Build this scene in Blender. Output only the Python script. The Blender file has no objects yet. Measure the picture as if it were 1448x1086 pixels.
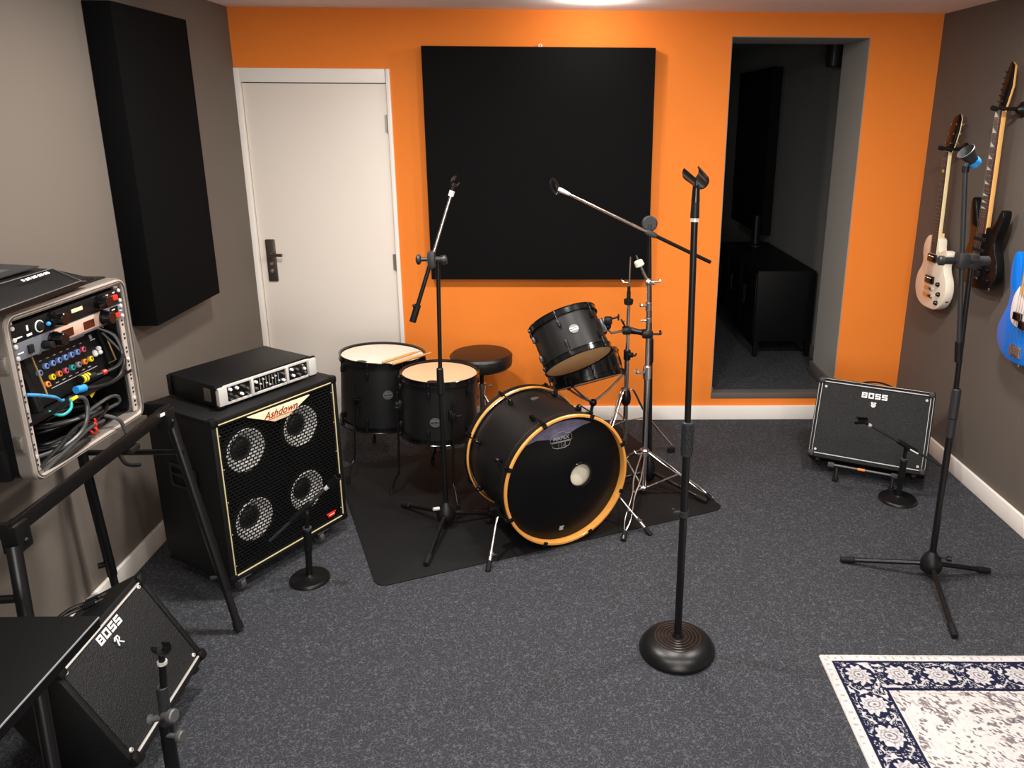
import bpy, bmesh, math, random
import numpy as np
from mathutils import Matrix, Vector
PI = math.pi
random.seed(7)
SC = bpy.context.scene
COL = SC.collection
def rad(d): return math.radians(d)
def V(*a): return Vector(a)

# ------------------------------------------------------------------ materials
def lin(c):
    c = c / 255.0
    return c / 12.92 if c <= 0.04045 else ((c + 0.055) / 1.055) ** 2.4
def rgb(r, g, b): return (lin(r), lin(g), lin(b), 1.0)

def nn(nt, t, x=0, y=0, **kw):
    n = nt.nodes.new(t); n.location = (x, y)
    for k, v in kw.items(): setattr(n, k, v)
    return n

def mat(name, col, rough=0.5, metal=0.0, spec=0.5, bump=None, mottle=None, coat=0.0, emit=None, sheen=0.0):
    """bump=(scale,strength[,detail]); mottle=(scale,amount) varies the base colour like worn paint"""
    m = bpy.data.materials.new(name); m.use_nodes = True
    nt = m.node_tree; b = nt.nodes['Principled BSDF']
    b.inputs['Base Color'].default_value = col
    b.inputs['Roughness'].default_value = rough
    b.inputs['Metallic'].default_value = metal
    b.inputs['Specular IOR Level'].default_value = spec
    if coat:
        b.inputs['Coat Weight'].default_value = coat; b.inputs['Coat Roughness'].default_value = 0.06
    if sheen: b.inputs['Sheen Weight'].default_value = sheen
    if emit:
        b.inputs['Emission Color'].default_value = col; b.inputs['Emission Strength'].default_value = emit
    tc = nn(nt, 'ShaderNodeTexCoord', -1000, 0)
    if mottle:
        no = nn(nt, 'ShaderNodeTexNoise', -800, 200); no.inputs['Scale'].default_value = mottle[0]; no.inputs['Detail'].default_value = 4
        nt.links.new(tc.outputs['Object'], no.inputs['Vector'])
        mx = nn(nt, 'ShaderNodeMix', -400, 200, data_type='RGBA')
        k = mottle[1]
        mx.inputs['A'].default_value = tuple(c * (1 - k) for c in col[:3]) + (1,)
        mx.inputs['B'].default_value = tuple(min(1, c * (1 + k)) for c in col[:3]) + (1,)
        nt.links.new(no.outputs['Fac'], mx.inputs['Factor']); nt.links.new(mx.outputs['Result'], b.inputs['Base Color'])
    if bump:
        no = nn(nt, 'ShaderNodeTexNoise', -800, -200); no.inputs['Scale'].default_value = bump[0]
        no.inputs['Detail'].default_value = bump[2] if len(bump) > 2 else 2
        nt.links.new(tc.outputs['Object'], no.inputs['Vector'])
        bp = nn(nt, 'ShaderNodeBump', -300, -200); bp.inputs['Strength'].default_value = bump[1]; bp.inputs['Distance'].default_value = 0.002
        nt.links.new(no.outputs['Fac'], bp.inputs['Height']); nt.links.new(bp.outputs['Normal'], b.inputs['Normal'])
    return m

def carpet_mat():
    m = mat('carpet', rgb(60, 62, 65), 0.95, spec=0.15)
    nt = m.node_tree; b = nt.nodes['Principled BSDF']
    tc = nn(nt, 'ShaderNodeTexCoord', -1400, 0)
    n1 = nn(nt, 'ShaderNodeTexNoise', -1200, 100); n1.inputs['Scale'].default_value = 88; n1.inputs['Detail'].default_value = 0.6; n1.inputs['Distortion'].default_value = 0.7
    nt.links.new(tc.outputs['Object'], n1.inputs['Vector'])
    mu = nn(nt, 'ShaderNodeMath', -1000, 100, operation='SUBTRACT'); mu.inputs[1].default_value = 0.5
    nt.links.new(n1.outputs['Fac'], mu.inputs[0])
    si = nn(nt, 'ShaderNodeMath', -850, 100, operation='ABSOLUTE'); nt.links.new(mu.outputs[0], si.inputs[0])
    rp = nn(nt, 'ShaderNodeValToRGB', -700, 100)
    rp.color_ramp.elements[0].position = 0.015; rp.color_ramp.elements[0].color = (1, 1, 1, 1)
    rp.color_ramp.elements[1].position = 0.075; rp.color_ramp.elements[1].color = (0, 0, 0, 1)
    nt.links.new(si.outputs[0], rp.inputs['Fac'])
    n2 = nn(nt, 'ShaderNodeTexNoise', -1200, -200); n2.inputs['Scale'].default_value = 420; n2.inputs['Detail'].default_value = 2
    nt.links.new(tc.outputs['Object'], n2.inputs['Vector'])
    n3 = nn(nt, 'ShaderNodeTexNoise', -1200, -400); n3.inputs['Scale'].default_value = 45; n3.inputs['Detail'].default_value = 2
    nt.links.new(tc.outputs['Object'], n3.inputs['Vector'])
    m3 = nn(nt, 'ShaderNodeMapRange', -1000, -400); m3.inputs['From Min'].default_value = 0.05; m3.inputs['From Max'].default_value = 0.75
    nt.links.new(n3.outputs['Fac'], m3.inputs['Value'])
    ml = nn(nt, 'ShaderNodeMath', -500, 0, operation='MULTIPLY'); nt.links.new(rp.outputs['Color'], ml.inputs[0]); nt.links.new(m3.outputs['Result'], ml.inputs[1])
    ad = nn(nt, 'ShaderNodeMath', -500, -200, operation='MULTIPLY'); ad.inputs[1].default_value = 0.45; nt.links.new(n2.outputs['Fac'], ad.inputs[0])
    a2 = nn(nt, 'ShaderNodeMath', -350, -100, operation='ADD'); nt.links.new(ml.outputs[0], a2.inputs[0]); nt.links.new(ad.outputs[0], a2.inputs[1])
    mx = nn(nt, 'ShaderNodeMix', -200, 100, data_type='RGBA')
    mx.inputs['A'].default_value = (0.0170, 0.0176, 0.0204, 1); mx.inputs['B'].default_value = (0.090, 0.0928, 0.105, 1)
    nt.links.new(a2.outputs[0], mx.inputs['Factor']); nt.links.new(mx.outputs['Result'], b.inputs['Base Color'])
    bp = nn(nt, 'ShaderNodeBump', -200, -300); bp.inputs['Strength'].default_value = 0.6; bp.inputs['Distance'].default_value = 0.004
    nt.links.new(a2.outputs[0], bp.inputs['Height']); nt.links.new(bp.outputs['Normal'], b.inputs['Normal'])
    return m

def translucent(m, k):
    nt = m.node_tree; b = nt.nodes['Principled BSDF']; out = nt.nodes['Material Output']
    tr = nn(nt, 'ShaderNodeBsdfTranslucent', 0, -300); tr.inputs['Color'].default_value = b.inputs['Base Color'].default_value
    mx = nn(nt, 'ShaderNodeMixShader', 300, 0); mx.inputs[0].default_value = k
    nt.links.new(b.outputs[0], mx.inputs[1]); nt.links.new(tr.outputs[0], mx.inputs[2]); nt.links.new(mx.outputs[0], out.inputs['Surface'])
def weave_mat(name, col, scale=600, strength=0.5, rough=0.85, spec=0.2, hi=1.6):
    """cloth/tolex: two crossed fine waves plus noise"""
    m = mat(name, col, rough, spec=spec)
    nt = m.node_tree; b = nt.nodes['Principled BSDF']
    tc = nn(nt, 'ShaderNodeTexCoord', -1200, 0)
    vo = nn(nt, 'ShaderNodeTexVoronoi', -1000, 0); vo.inputs['Scale'].default_value = scale
    nt.links.new(tc.outputs['Object'], vo.inputs['Vector'])
    bp = nn(nt, 'ShaderNodeBump', -300, -200); bp.inputs['Strength'].default_value = strength; bp.inputs['Distance'].default_value = 0.002
    nt.links.new(vo.outputs['Distance'], bp.inputs['Height']); nt.links.new(bp.outputs['Normal'], b.inputs['Normal'])
    mx = nn(nt, 'ShaderNodeMix', -400, 200, data_type='RGBA')
    mx.inputs['A'].default_value = tuple(c * 0.7 for c in col[:3]) + (1,); mx.inputs['B'].default_value = tuple(c * hi for c in col[:3]) + (1,)
    nt.links.new(vo.outputs['Distance'], mx.inputs['Factor']); nt.links.new(mx.outputs['Result'], b.inputs['Base Color'])
    return m

def wood_mat(name, c1, c2, axis=2, scale=6, rough=0.35, coat=0.3):
    m = mat(name, c1, rough, coat=coat)
    nt = m.node_tree; b = nt.nodes['Principled BSDF']
    tc = nn(nt, 'ShaderNodeTexCoord', -1200, 0); mp = nn(nt, 'ShaderNodeMapping', -1000, 0)
    s = [scale * 12] * 3; s[axis] = scale; mp.inputs['Scale'].default_value = s
    no = nn(nt, 'ShaderNodeTexNoise', -800, 0); no.inputs['Scale'].default_value = 1; no.inputs['Detail'].default_value = 5
    nt.links.new(tc.outputs['Object'], mp.inputs['Vector']); nt.links.new(mp.outputs['Vector'], no.inputs['Vector'])
    mx = nn(nt, 'ShaderNodeMix', -400, 200, data_type='RGBA'); mx.inputs['A'].default_value = c1; mx.inputs['B'].default_value = c2
    nt.links.new(no.outputs['Fac'], mx.inputs['Factor']); nt.links.new(mx.outputs['Result'], b.inputs['Base Color'])
    return m

M = {}
M['carpet'] = carpet_mat()
M['orange'] = mat('orange_wall_paint', rgb(240, 133, 49), 0.75, spec=0.25, bump=(60, 0.08, 6), mottle=(3, 0.04))
M['wall_l'] = mat('taupe_wall_paint', rgb(109, 101, 93), 0.75, spec=0.25, bump=(60, 0.08, 6), mottle=(2, 0.04))
M['wall_r'] = mat('dark_grey_wall_paint', rgb(98, 90, 83), 0.75, spec=0.25, bump=(60, 0.08, 6), mottle=(2, 0.04))
M['ceil'] = mat('white_ceiling_paint', rgb(240, 232, 228), 0.85, spec=0.2, bump=(80, 0.08, 5))
M['white'] = mat('white_gloss_paint', rgb(246, 240, 232), 0.4, mottle=(4, 0.03))
M['door'] = mat('off_white_door_paint', rgb(236, 226, 215), 0.45, bump=(50, 0.04, 5), mottle=(2, 0.02))
M['reveal'] = mat('grey_reveal_paint', rgb(150, 146, 140), 0.7, mottle=(3, 0.05))
M['sill'] = mat('grey_brown_sill', rgb(92, 84, 80), 0.6, bump=(60, .1))
M['dark_wall'] = mat('charcoal_wall_paint', rgb(124, 124, 123), 0.8, mottle=(2, 0.06))
M['shadow_gap'] = mat('dark_gap', rgb(48, 42, 38), 0.9)
M['bronze'] = mat('dark_nickel', rgb(110, 102, 94), 0.32, metal=0.9)
M['steel'] = mat('brushed_steel', rgb(178, 172, 165), 0.35, metal=0.9)
M['chrome'] = mat('chrome', rgb(228, 226, 224), 0.2, metal=1.0)
M['panel'] = weave_mat('black_acoustic_fabric', (0.0050, 0.0051, 0.0054, 1), 900, 0.5, 0.9, 0.08)
M['panel_shaded'] = weave_mat('shaded_acoustic_fabric', (0.0026, 0.0026, 0.0028, 1), 900, 0.5, 0.9, 0.06)  # same fabric as the other panels, darkened to paint in weaker light
M['black'] = mat('black_plastic', (0.005, 0.005, 0.0053, 1), 0.42, spec=0.3, bump=(300, 0.1))
M['blackm'] = mat('black_powder_coat', (0.0045, 0.0045, 0.0048, 1), 0.33, spec=0.4, bump=(500, 0.12))
M['blackgloss'] = mat('gloss_black', (0.004, 0.004, 0.0043, 1), 0.18, spec=0.4, coat=0.12)
M['rubber'] = mat('black_rubber', (0.0055, 0.0055, 0.0055, 1), 0.7, spec=.25)
M['mat_rubber'] = mat('drum_mat_rubber', (0.0062, 0.0061, 0.0064, 1), 0.7, spec=0.18, bump=(200, 0.25, 4), mottle=(6, 0.3))
M['tolex'] = weave_mat('black_tolex', (0.0045, 0.0045, 0.0047, 1), 500, 0.6, 0.5, 0.25)
M['grille_cloth'] = weave_mat('black_grille_cloth', (0.0095, 0.0095, 0.0098, 1), 230, 1.0, 0.65, 0.25, 2.6)
M['silver'] = mat('silver_trim', rgb(212, 208, 203), 0.35, metal=0.25)
M['silver_dim'] = mat('dull_silver_trim', rgb(150, 148, 146), 0.38, metal=0.35)
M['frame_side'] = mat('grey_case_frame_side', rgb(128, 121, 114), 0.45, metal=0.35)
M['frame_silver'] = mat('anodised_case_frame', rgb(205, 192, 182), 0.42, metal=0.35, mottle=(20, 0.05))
M['gold'] = mat('gold_piping', rgb(226, 210, 158), 0.4, metal=0.1)
M['cone'] = mat('pale_speaker_cone', rgb(244, 242, 238), 0.5, mottle=(80, 0.06))
M['cream'] = mat('cream_plate', rgb(238, 215, 170), 0.5)
M['red'] = mat('dark_red_ink', rgb(150, 36, 30), 0.5)
M['redplastic'] = mat('red_plastic', rgb(226, 46, 34), 0.4)
M['wtext'] = mat('white_print', rgb(232, 232, 228), 0.5)
M['gtext'] = mat('grey_print', rgb(150, 150, 150), 0.5)
M['shell'] = mat('matte_black_drum_wrap', (0.0062, 0.0062, 0.0065, 1), 0.42, spec=0.35, bump=(250, 0.1))
M['shellwood'] = wood_mat('black_stained_wood_shell', (0.0025, 0.0025, 0.0027, 1), (0.016, 0.0155, 0.0155, 1), 2, 4, 0.42, 0.0)
M['shellwood'].node_tree.nodes['Principled BSDF'].inputs['Specular IOR Level'].default_value = 0.25
M['maple'] = wood_mat('maple_hoop', rgb(236, 170, 84), rgb(205, 132, 55), 1, 4, 0.3, 0.4)
M['head_w'] = mat('coated_white_drumhead', rgb(240, 228, 210), 0.6, spec=0.3, bump=(300, .1), mottle=(9, .03))
M['head_c'] = mat('clear_amber_drumhead', rgb(216, 178, 140), 0.35, mottle=(5, 0.06))
M['head_r'] = mat('amber_resonant_drumhead', rgb(255, 226, 176), 0.35, mottle=(5, 0.05))
translucent(M['head_r'], .55)
M['head_b'] = mat('black_drumhead', (0.0028, 0.0028, 0.003, 1), 0.3, spec=0.25)
M['film'] = mat('dark_violet_damping_film', rgb(96, 90, 112), 0.3, mottle=(30, 0.6))
M['inner'] = mat('pale_raw_shell', rgb(226, 212, 190), 0.7, mottle=(10, .08))
M['pillow'] = mat('cream_pillow_cloth', rgb(232, 222, 200), 0.9, bump=(8, 0.9, 2))
M['stick'] = wood_mat('hickory', rgb(222, 172, 110), rgb(190, 134, 72), 0, 6, 0.5, 0.1)
M['leather'] = mat('black_vinyl', (0.0065, 0.006, 0.0057, 1), 0.38, bump=(240, 0.3, 3))
M['felt'] = mat('tan_felt', rgb(205, 190, 170), 0.95)
M['gwhite'] = mat('aged_white_lacquer', rgb(238, 226, 206), 0.22, coat=0.6)
M['gblack'] = mat('black_lacquer', (0.004, 0.004, 0.0043, 1), 0.28, spec=0.25, coat=0.08)
M['gblue'] = mat('bright_blue_lacquer', rgb(0, 114, 216), 0.3, spec=.35, coat=0.15)
M['pick_w'] = mat('white_pickguard', rgb(238, 226, 224), 0.35)
M['rosewood'] = wood_mat('rosewood', rgb(78, 44, 32), rgb(50, 26, 20), 2, 8, 0.5, 0)
M['neckmaple'] = wood_mat('maple_neck', rgb(232, 180, 105), rgb(212, 152, 80), 2, 5, 0.35, 0.4)
M['pale_maple'] = wood_mat('pale_maple_fretboard', rgb(238, 196, 130), rgb(220, 172, 104), 2, 5, 0.35, 0.3)
M['neckcream'] = mat('cream_binding', rgb(236, 214, 164), 0.4)
M['pearl'] = mat('pearl_inlay', rgb(226, 222, 214), 0.3)
M['yellow'] = mat('yellow_plastic', rgb(236, 206, 40), 0.45)
M['blue'] = mat('blue_plastic', rgb(40, 140, 215), 0.45)
M['cyan'] = mat('teal_plastic', rgb(30, 160, 160), 0.45)
M['pink'] = mat('pink_plastic', rgb(205, 80, 100), 0.45)
M['orangep'] = mat('orange_plastic', rgb(232, 130, 50), 0.45)
M['navyp'] = mat('blue_jack_ring', rgb(120, 150, 215), 0.4)
M['greyp'] = mat('grey_plastic', rgb(140, 142, 145), 0.45)
M['steelblue'] = mat('grey_blue_faceplate', rgb(112, 116, 124), 0.4, metal=0.3)
M['pinkalu'] = mat('pink_aluminium', rgb(222, 186, 166), 0.4, metal=0.3)
M['cable'] = mat('black_cable_jacket', (0.006, 0.006, 0.006, 1), 0.35)
M['greycable'] = mat('grey_cable_jacket', rgb(58, 58, 58), 0.35)
M['brass'] = mat('brass_wire', rgb(220, 184, 120), 0.3, metal=0.8)
M['redwindow'] = mat('dark_red_display', rgb(60, 26, 20), 0.2)
M['braid'] = mat('blue_braided_jacket', rgb(60, 140, 190), 0.7, mottle=(120, 0.7))
M['lamp'] = mat('lamp_glass', (1, 0.93, 0.85, 1), 0.4, emit=14.0)
M['darkmetal'] = mat('dark_metal_cabinet', (0.0028, 0.0028, 0.003, 1), 0.5, spec=0.15)
M['plate'] = mat('grey_metal_plate', rgb(96, 96, 96), 0.45, metal=0.5)
M['clipgrey'] = mat('dark_grey_plastic', rgb(36, 37, 39), 0.45, bump=(400, .1))

# ------------------------------------------------------------------ mesh builder
def frame_to(d):
    d = Vector(d).normalized()
    return d.to_track_quat('Z', 'Y').to_matrix().to_4x4()

def smooth_path(pts, n=8, closed=False):
    pts = [Vector(p) for p in pts]; out = []
    N = len(pts); segs = N if closed else N - 1
    for i in range(segs):
        if closed: p0, p1, p2, p3 = pts[(i - 1) % N], pts[i], pts[(i + 1) % N], pts[(i + 2) % N]
        else: p0, p1, p2, p3 = pts[max(i - 1, 0)], pts[i], pts[i + 1], pts[min(i + 2, N - 1)]
        for k in range(n):
            t = k / n
            out.append(0.5 * ((2 * p1) + (p2 - p0) * t + (2 * p0 - 5 * p1 + 4 * p2 - p3) * t * t + (3 * p1 - p0 - 3 * p2 + p3) * t ** 3))
    if not closed: out.append(pts[-1])
    return out

class MB:
    def __init__(s, M4=None):
        s.bm = bmesh.new(); s.M = M4 or Matrix.Identity(4)
    def _v(s, p): return s.bm.verts.new(s.M @ Vector(p))
    def box(s, c, size, rot=None, bevel=0.0, seg=2):
        t = bmesh.new(); bmesh.ops.create_cube(t, size=1.0)
        bmesh.ops.scale(t, vec=Vector(size), verts=t.verts)
        if bevel:
            bmesh.ops.bevel(t, geom=list(t.edges), offset=min(bevel, min(size) * 0.49), segments=seg, affect='EDGES', profile=0.6)
        X = Matrix.Translation(Vector(c)) @ (rot.to_4x4() if rot is not None else Matrix.Identity(4))
        s._merge(t, s.M @ X); return s
    def _merge(s, t, X):
        mp = {}
        for v in t.verts: mp[v] = s.bm.verts.new(X @ v.co)
        for f in t.faces:
            try: s.bm.faces.new([mp[v] for v in f.verts])
            except ValueError: pass
        t.free()
    def lathe(s, prof, X=None, n=32):
        X = s.M @ (X or Matrix.Identity(4)); rings = []
        for r, z in prof:
            if r < 1e-6: rings.append([s.bm.verts.new(X @ Vector((0, 0, z)))])
            else: rings.append([s.bm.verts.new(X @ Vector((r * math.cos(2 * PI * i / n), r * math.sin(2 * PI * i / n), z))) for i in range(n)])
        for a, b in zip(rings, rings[1:]):
            for i in range(n):
                j = (i + 1) % n
                if len(a) == 1 and len(b) == 1: continue
                if len(a) == 1: s.bm.faces.new([a[0], b[j], b[i]][::-1])
                elif len(b) == 1: s.bm.faces.new([a[i], a[j], b[0]])
                else: s.bm.faces.new([a[i], a[j], b[j], b[i]])
        return s
    def cyl(s, p0, p1, r0, r1=None, n=16, bev=0.0):
        p0 = Vector(p0); p1 = Vector(p1); r1 = r0 if r1 is None else r1; L = (p1 - p0).length
        X = Matrix.Translation(p0) @ frame_to(p1 - p0)
        if bev: pr = [(0, 0), (r0 - bev, 0), (r0, bev), (r1, L - bev), (r1 - bev, L), (0, L)]
        else: pr = [(0, 0), (r0, 0), (r1, L), (0, L)]
        return s.lathe(pr, X, n)
    def tube(s, pts, r, n=8, closed=False, smooth=0, flat=1.0):
        if smooth: pts = smooth_path(pts, smooth, closed)
        pts = [Vector(p) for p in pts]; N = len(pts); rings = []
        up = None
        for i, p in enumerate(pts):
            a = pts[(i - 1) % N] if (closed or i > 0) else p; b = pts[(i + 1) % N] if (closed or i < N - 1) else p
            d = (b - a).normalized()
            if up is None:
                up = Vector((0, 0, 1)) if abs(d.z) < 0.9 else Vector((1, 0, 0))
            x = up.cross(d)
            if x.length < 1e-5: x = Vector((1, 0, 0)).cross(d)
            x.normalize(); y = d.cross(x); up = y
            rr = r[i] if isinstance(r, (list, tuple)) else r
            rings.append([s._v(p + rr * (math.cos(2 * PI * k / n) * x + flat * math.sin(2 * PI * k / n) * y)) for k in range(n)])
        R = range(N) if closed else range(N - 1)
        for i in R:
            a, b = rings[i], rings[(i + 1) % N]
            for k in range(n): s.bm.faces.new([a[k], a[(k + 1) % n], b[(k + 1) % n], b[k]])
        if not closed:
            s.bm.faces.new(rings[0][::-1]); s.bm.faces.new(rings[-1])
        return s
    def torus(s, c, axis, R, r, n=32, k=8):
        X = frame_to(axis); pts = [Vector(c) + X @ Vector((R * math.cos(2 * PI * i / n), R * math.sin(2 * PI * i / n), 0)) for i in range(n)]
        return s.tube(pts, r, k, closed=True)
    def sphere(s, c, r, sc=(1, 1, 1), n=20, rot=None):
        X = Matrix.Translation(Vector(c)) @ (rot.to_4x4() if rot is not None else Matrix.Identity(4)) @ Matrix.Diagonal((sc[0], sc[1], sc[2], 1))
        pr = [(r * math.sin(PI * i / 12), -r * math.cos(PI * i / 12)) for i in range(13)]
        pr[0] = (0, -r); pr[-1] = (0, r)
        return s.lathe(pr, X, n)
    def prism(s, outline, y0, y1, bevel=0.0, X=None):
        """outline: counter-clockwise (x,z) seen from -Y; front at y0 (small), back at y1"""
        X = s.M @ (X or Matrix.Identity(4)); n = len(outline)
        def inset(k):
            o = []
            for i in range(n):
                p = Vector(outline[i]); a = Vector(outline[i - 1]); b = Vector(outline[(i + 1) % n])
                t = (b - a)
                if t.length < 1e-9: o.append(p); continue
                t.normalize(); o.append(p + Vector((-t.y, t.x)) * k)
            return o
        lv = []
        if bevel: lv = [(inset(bevel), y0), (inset(bevel * 0.3), y0 + bevel * 0.3), (inset(0), y0 + bevel), (inset(0), y1 - bevel), (inset(bevel * 0.3), y1 - bevel * 0.3), (inset(bevel), y1)]
        else: lv = [(outline, y0), (outline, y1)]
        rings = [[s.bm.verts.new(X @ Vector((p[0], y, p[1]))) for p in o] for o, y in lv]
        for a, b in zip(rings, rings[1:]):
            for i in range(n):
                j = (i + 1) % n; s.bm.faces.new([a[i], b[i], b[j], a[j]])
        s.bm.faces.new(rings[0]); s.bm.faces.new(rings[-1][::-1])
        return s
    def plate_ring(s, outer, inner, y0, y1, X=None):
        """ring between two outlines of equal vertex count"""
        X = s.M @ (X or Matrix.Identity(4)); n = len(outer)
        mk = lambda o, y: [s.bm.verts.new(X @ Vector((p[0], y, p[1]))) for p in o]
        a, b, c, d = mk(outer, y0), mk(inner, y0), mk(inner, y1), mk(outer, y1)
        for i in range(n):
            j = (i + 1) % n
            for p, q in ((a, b), (b, c), (c, d), (d, a)): s.bm.faces.new([p[i], p[j], q[j], q[i]])
        return s
    def text(s, body, size, X, extrude=0.0006, shear=0.0, bold=0.0, spacing=1.0):
        """lettering in the local XZ plane facing -Y, centred"""
        cu = bpy.data.curves.new('t', 'FONT'); cu.body = body; cu.size = size; cu.extrude = extrude; cu.shear = shear; cu.offset = bold
        cu.space_character = spacing; cu.align_x = 'CENTER'; cu.align_y = 'CENTER'; cu.resolution_u = 4
        o = bpy.data.objects.new('t', cu); COL.objects.link(o)
        me = bpy.data.meshes.new_from_object(o.evaluated_get(bpy.context.evaluated_depsgraph_get()))
        bpy.data.objects.remove(o); bpy.data.curves.remove(cu)
        t = bmesh.new(); t.from_mesh(me); bpy.data.meshes.remove(me)
        s._merge(t, s.M @ X @ Matrix.Rotation(PI / 2, 4, 'X')); return s
    def build(s, name, material, parent=None, sharp=35, smooth=True):
        me = bpy.data.meshes.new(name)
        bmesh.ops.recalc_face_normals(s.bm, faces=s.bm.faces)
        s.bm.to_mesh(me); s.bm.free()
        if smooth:
            me.shade_smooth(); me.set_sharp_from_angle(angle=rad(sharp))
        me.materials.append(material)
        o = bpy.data.objects.new(name, me); COL.objects.link(o)
        if parent is not None: o.parent = parent
        return o

def tag(o, label=None, cat=None, group=None, kind=None):
    if label: o['label'] = label
    if cat: o['category'] = cat
    if group: o['group'] = group
    if kind: o['kind'] = kind
    return o
def thing(name, label, cat, loc=(0, 0, 0), rz=0.0, group=None, mtx=None):
    o = bpy.data.objects.new(name, None); COL.objects.link(o); o.empty_display_size = 0.05
    if mtx is not None:
        o.location = mtx.to_translation(); o.rotation_euler = mtx.to_euler()
    else:
        o.location = loc; o.rotation_euler = (0, 0, rz)
    return tag(o, label, cat, group)
def struct(o): o['kind'] = 'structure'; return o

def rrect(w, h, r, n=6, cx=0, cz=0):
    pts = []
    for (sx, sz, a0) in ((1, -1, -PI / 2), (1, 1, 0), (-1, 1, PI / 2), (-1, -1, PI)):
        for i in range(n + 1):
            a = a0 + PI / 2 * i / n
            pts.append((cx + sx * (w / 2 - r) + r * math.cos(a), cz + sz * (h / 2 - r) + r * math.sin(a)))
    return pts
def T(x, y, z): return Matrix.Translation((x, y, z))
def RX(d): return Matrix.Rotation(rad(d), 4, 'X')
def RY(d): return Matrix.Rotation(rad(d), 4, 'Y')
def RZ(d): return Matrix.Rotation(rad(d), 4, 'Z')
I4 = Matrix.Identity(4)
FLAT = Matrix(((1, 0, 0, 0), (0, 0, 1, 0), (0, -1, 0, 0), (0, 0, 0, 1)))   # outline laid flat, front face up

# ------------------------------------------------------------------ camera (27.4 mm equivalent, cropped: lens shift)
D, L, R, HC = 4.3257, 1.6517, 2.0414, 2.2539
cam = bpy.data.cameras.new('camera'); co = bpy.data.objects.new('camera', cam); COL.objects.link(co)
f_px, yaw, pitch, roll = 1103.43, rad(-1.5661), rad(16.41835), rad(0.36754)
F = Vector((-math.sin(yaw) * math.cos(pitch), math.cos(yaw) * math.cos(pitch), -math.sin(pitch)))
r_ = Vector((math.cos(yaw), math.sin(yaw), 0)); u_ = r_.cross(F)
Rr = math.cos(roll) * r_ + math.sin(roll) * u_; Up = -math.sin(roll) * r_ + math.cos(roll) * u_
mw = Matrix(((Rr.x, Up.x, -F.x, 0), (Rr.y, Up.y, -F.y, 0), (Rr.z, Up.z, -F.z, 1.74336), (0, 0, 0, 1)))
co.matrix_world = mw
cam.sensor_fit = 'HORIZONTAL'; cam.sensor_width = 36.0; cam.lens = f_px / 1448 * 36
cam.shift_x = -(810.256 - 724) / 1448; cam.shift_y = (485.998 - 543) / 1448
cam.clip_start = 0.05
SC.camera = co

# ------------------------------------------------------------------ room shell
YF = -1.4
DX0, DX1, DZ = -1.6517, -0.847, 1.9616       # door opening
OX0, OX1, OZ0, OZ1 = 0.9364, 1.6667, 0.1602, 2.1362   # opening to the dark room
TW = 0.385                                    # wall thickness of the orange wall
struct(MB().box(((R - L) / 2, (YF + D) / 2, -0.05), (R + L + 0.4, D - YF + 0.8, 0.1)).build('floor', M['carpet']))
struct(MB().box(((R - L) / 2, (YF + D) / 2 + 0.0, HC + 0.05), (R + L + 0.4, D - YF + 0.8, 0.1)).build('ceiling', M['ceil']))
struct(MB().box((-L - 0.06, (YF + D) / 2, HC / 2), (0.12, D - YF + 0.8, HC)).build('wall_left', M['wall_l']))
struct(MB().box((R + 0.06, (YF + D) / 2 - .2, HC / 2), (0.12, D - YF + 0.4, HC)).build('wall_right', M['wall_r']))
struct(MB().box(((R - L) / 2, YF - 0.06, HC / 2), (R + L, 0.12, HC)).build('wall_front', M['wall_l']))
wb = MB()
def wseg(x0, x1, z0, z1, y0=D, y1=D + TW): wb.box(((x0 + x1) / 2, (y0 + y1) / 2, (z0 + z1) / 2), (x1 - x0, y1 - y0, z1 - z0))
wseg(DX0, DX1, DZ, HC); wseg(DX1, OX0, 0, HC); wseg(OX0, OX1, OZ1, HC); wseg(OX0, OX1, 0, OZ0 - 0.03); wseg(OX1, R, 0, HC)
wseg(DX0, DX1, 0, DZ, D + 0.15)
struct(wb.build('wall_back', M['orange'], smooth=False))
# grey linings of the opening
lw = 0.004
struct(MB().box((OX1 - lw / 2, D + TW / 2 + .002, (OZ0 + OZ1) / 2), (lw, TW - .002, OZ1 - OZ0)).build('trim_1', M['reveal']))
struct(MB().box((OX0 + lw / 2, D + TW / 2 + .002, (OZ0 + OZ1) / 2), (lw, TW - .002, OZ1 - OZ0)).build('trim_2', M['reveal']))
struct(MB().box(((OX0 + OX1) / 2, D + TW / 2 + .002, OZ1 - lw / 2), (OX1 - OX0 - 2 * lw, TW - .002, lw)).build('trim_3', M['reveal']))
struct(MB().box(((OX0 + OX1) / 2, D + 0.03, OZ0 - 0.013), (OX1 - OX0, 0.07, 0.034), bevel=0.003).build('trim_4', M['sill']))
struct(MB().box((OX0 + 0.007, D + 0.03, OZ0 + 0.02), (0.006, 0.066, 0.032), bevel=0.002).build('trim_5', M['sill']))
struct(MB().box((OX1 - lw - 0.008, D + 0.08 + 0.16, OZ0 + 0.038), (0.016, 0.33, 0.076), bevel=0.004).build('baseboard_reveal', M['sill']))
# skirting boards
BH = 0.085
struct(MB().box(((DX1 + R) / 2, D - 0.008, BH / 2), (R - DX1, 0.016, BH), bevel=0.003).build('baseboard_back', M['white']))
struct(MB().box((-L + 0.008, (YF + D) / 2, BH / 2), (0.016, D - YF, BH), bevel=0.003).build('baseboard_left', M['white']))
struct(MB().box((R - 0.008, (YF + D - 0.017) / 2, BH / 2), (0.016, D - YF - 0.017, BH), bevel=0.003).build('baseboard_right', M['white']))
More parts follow.
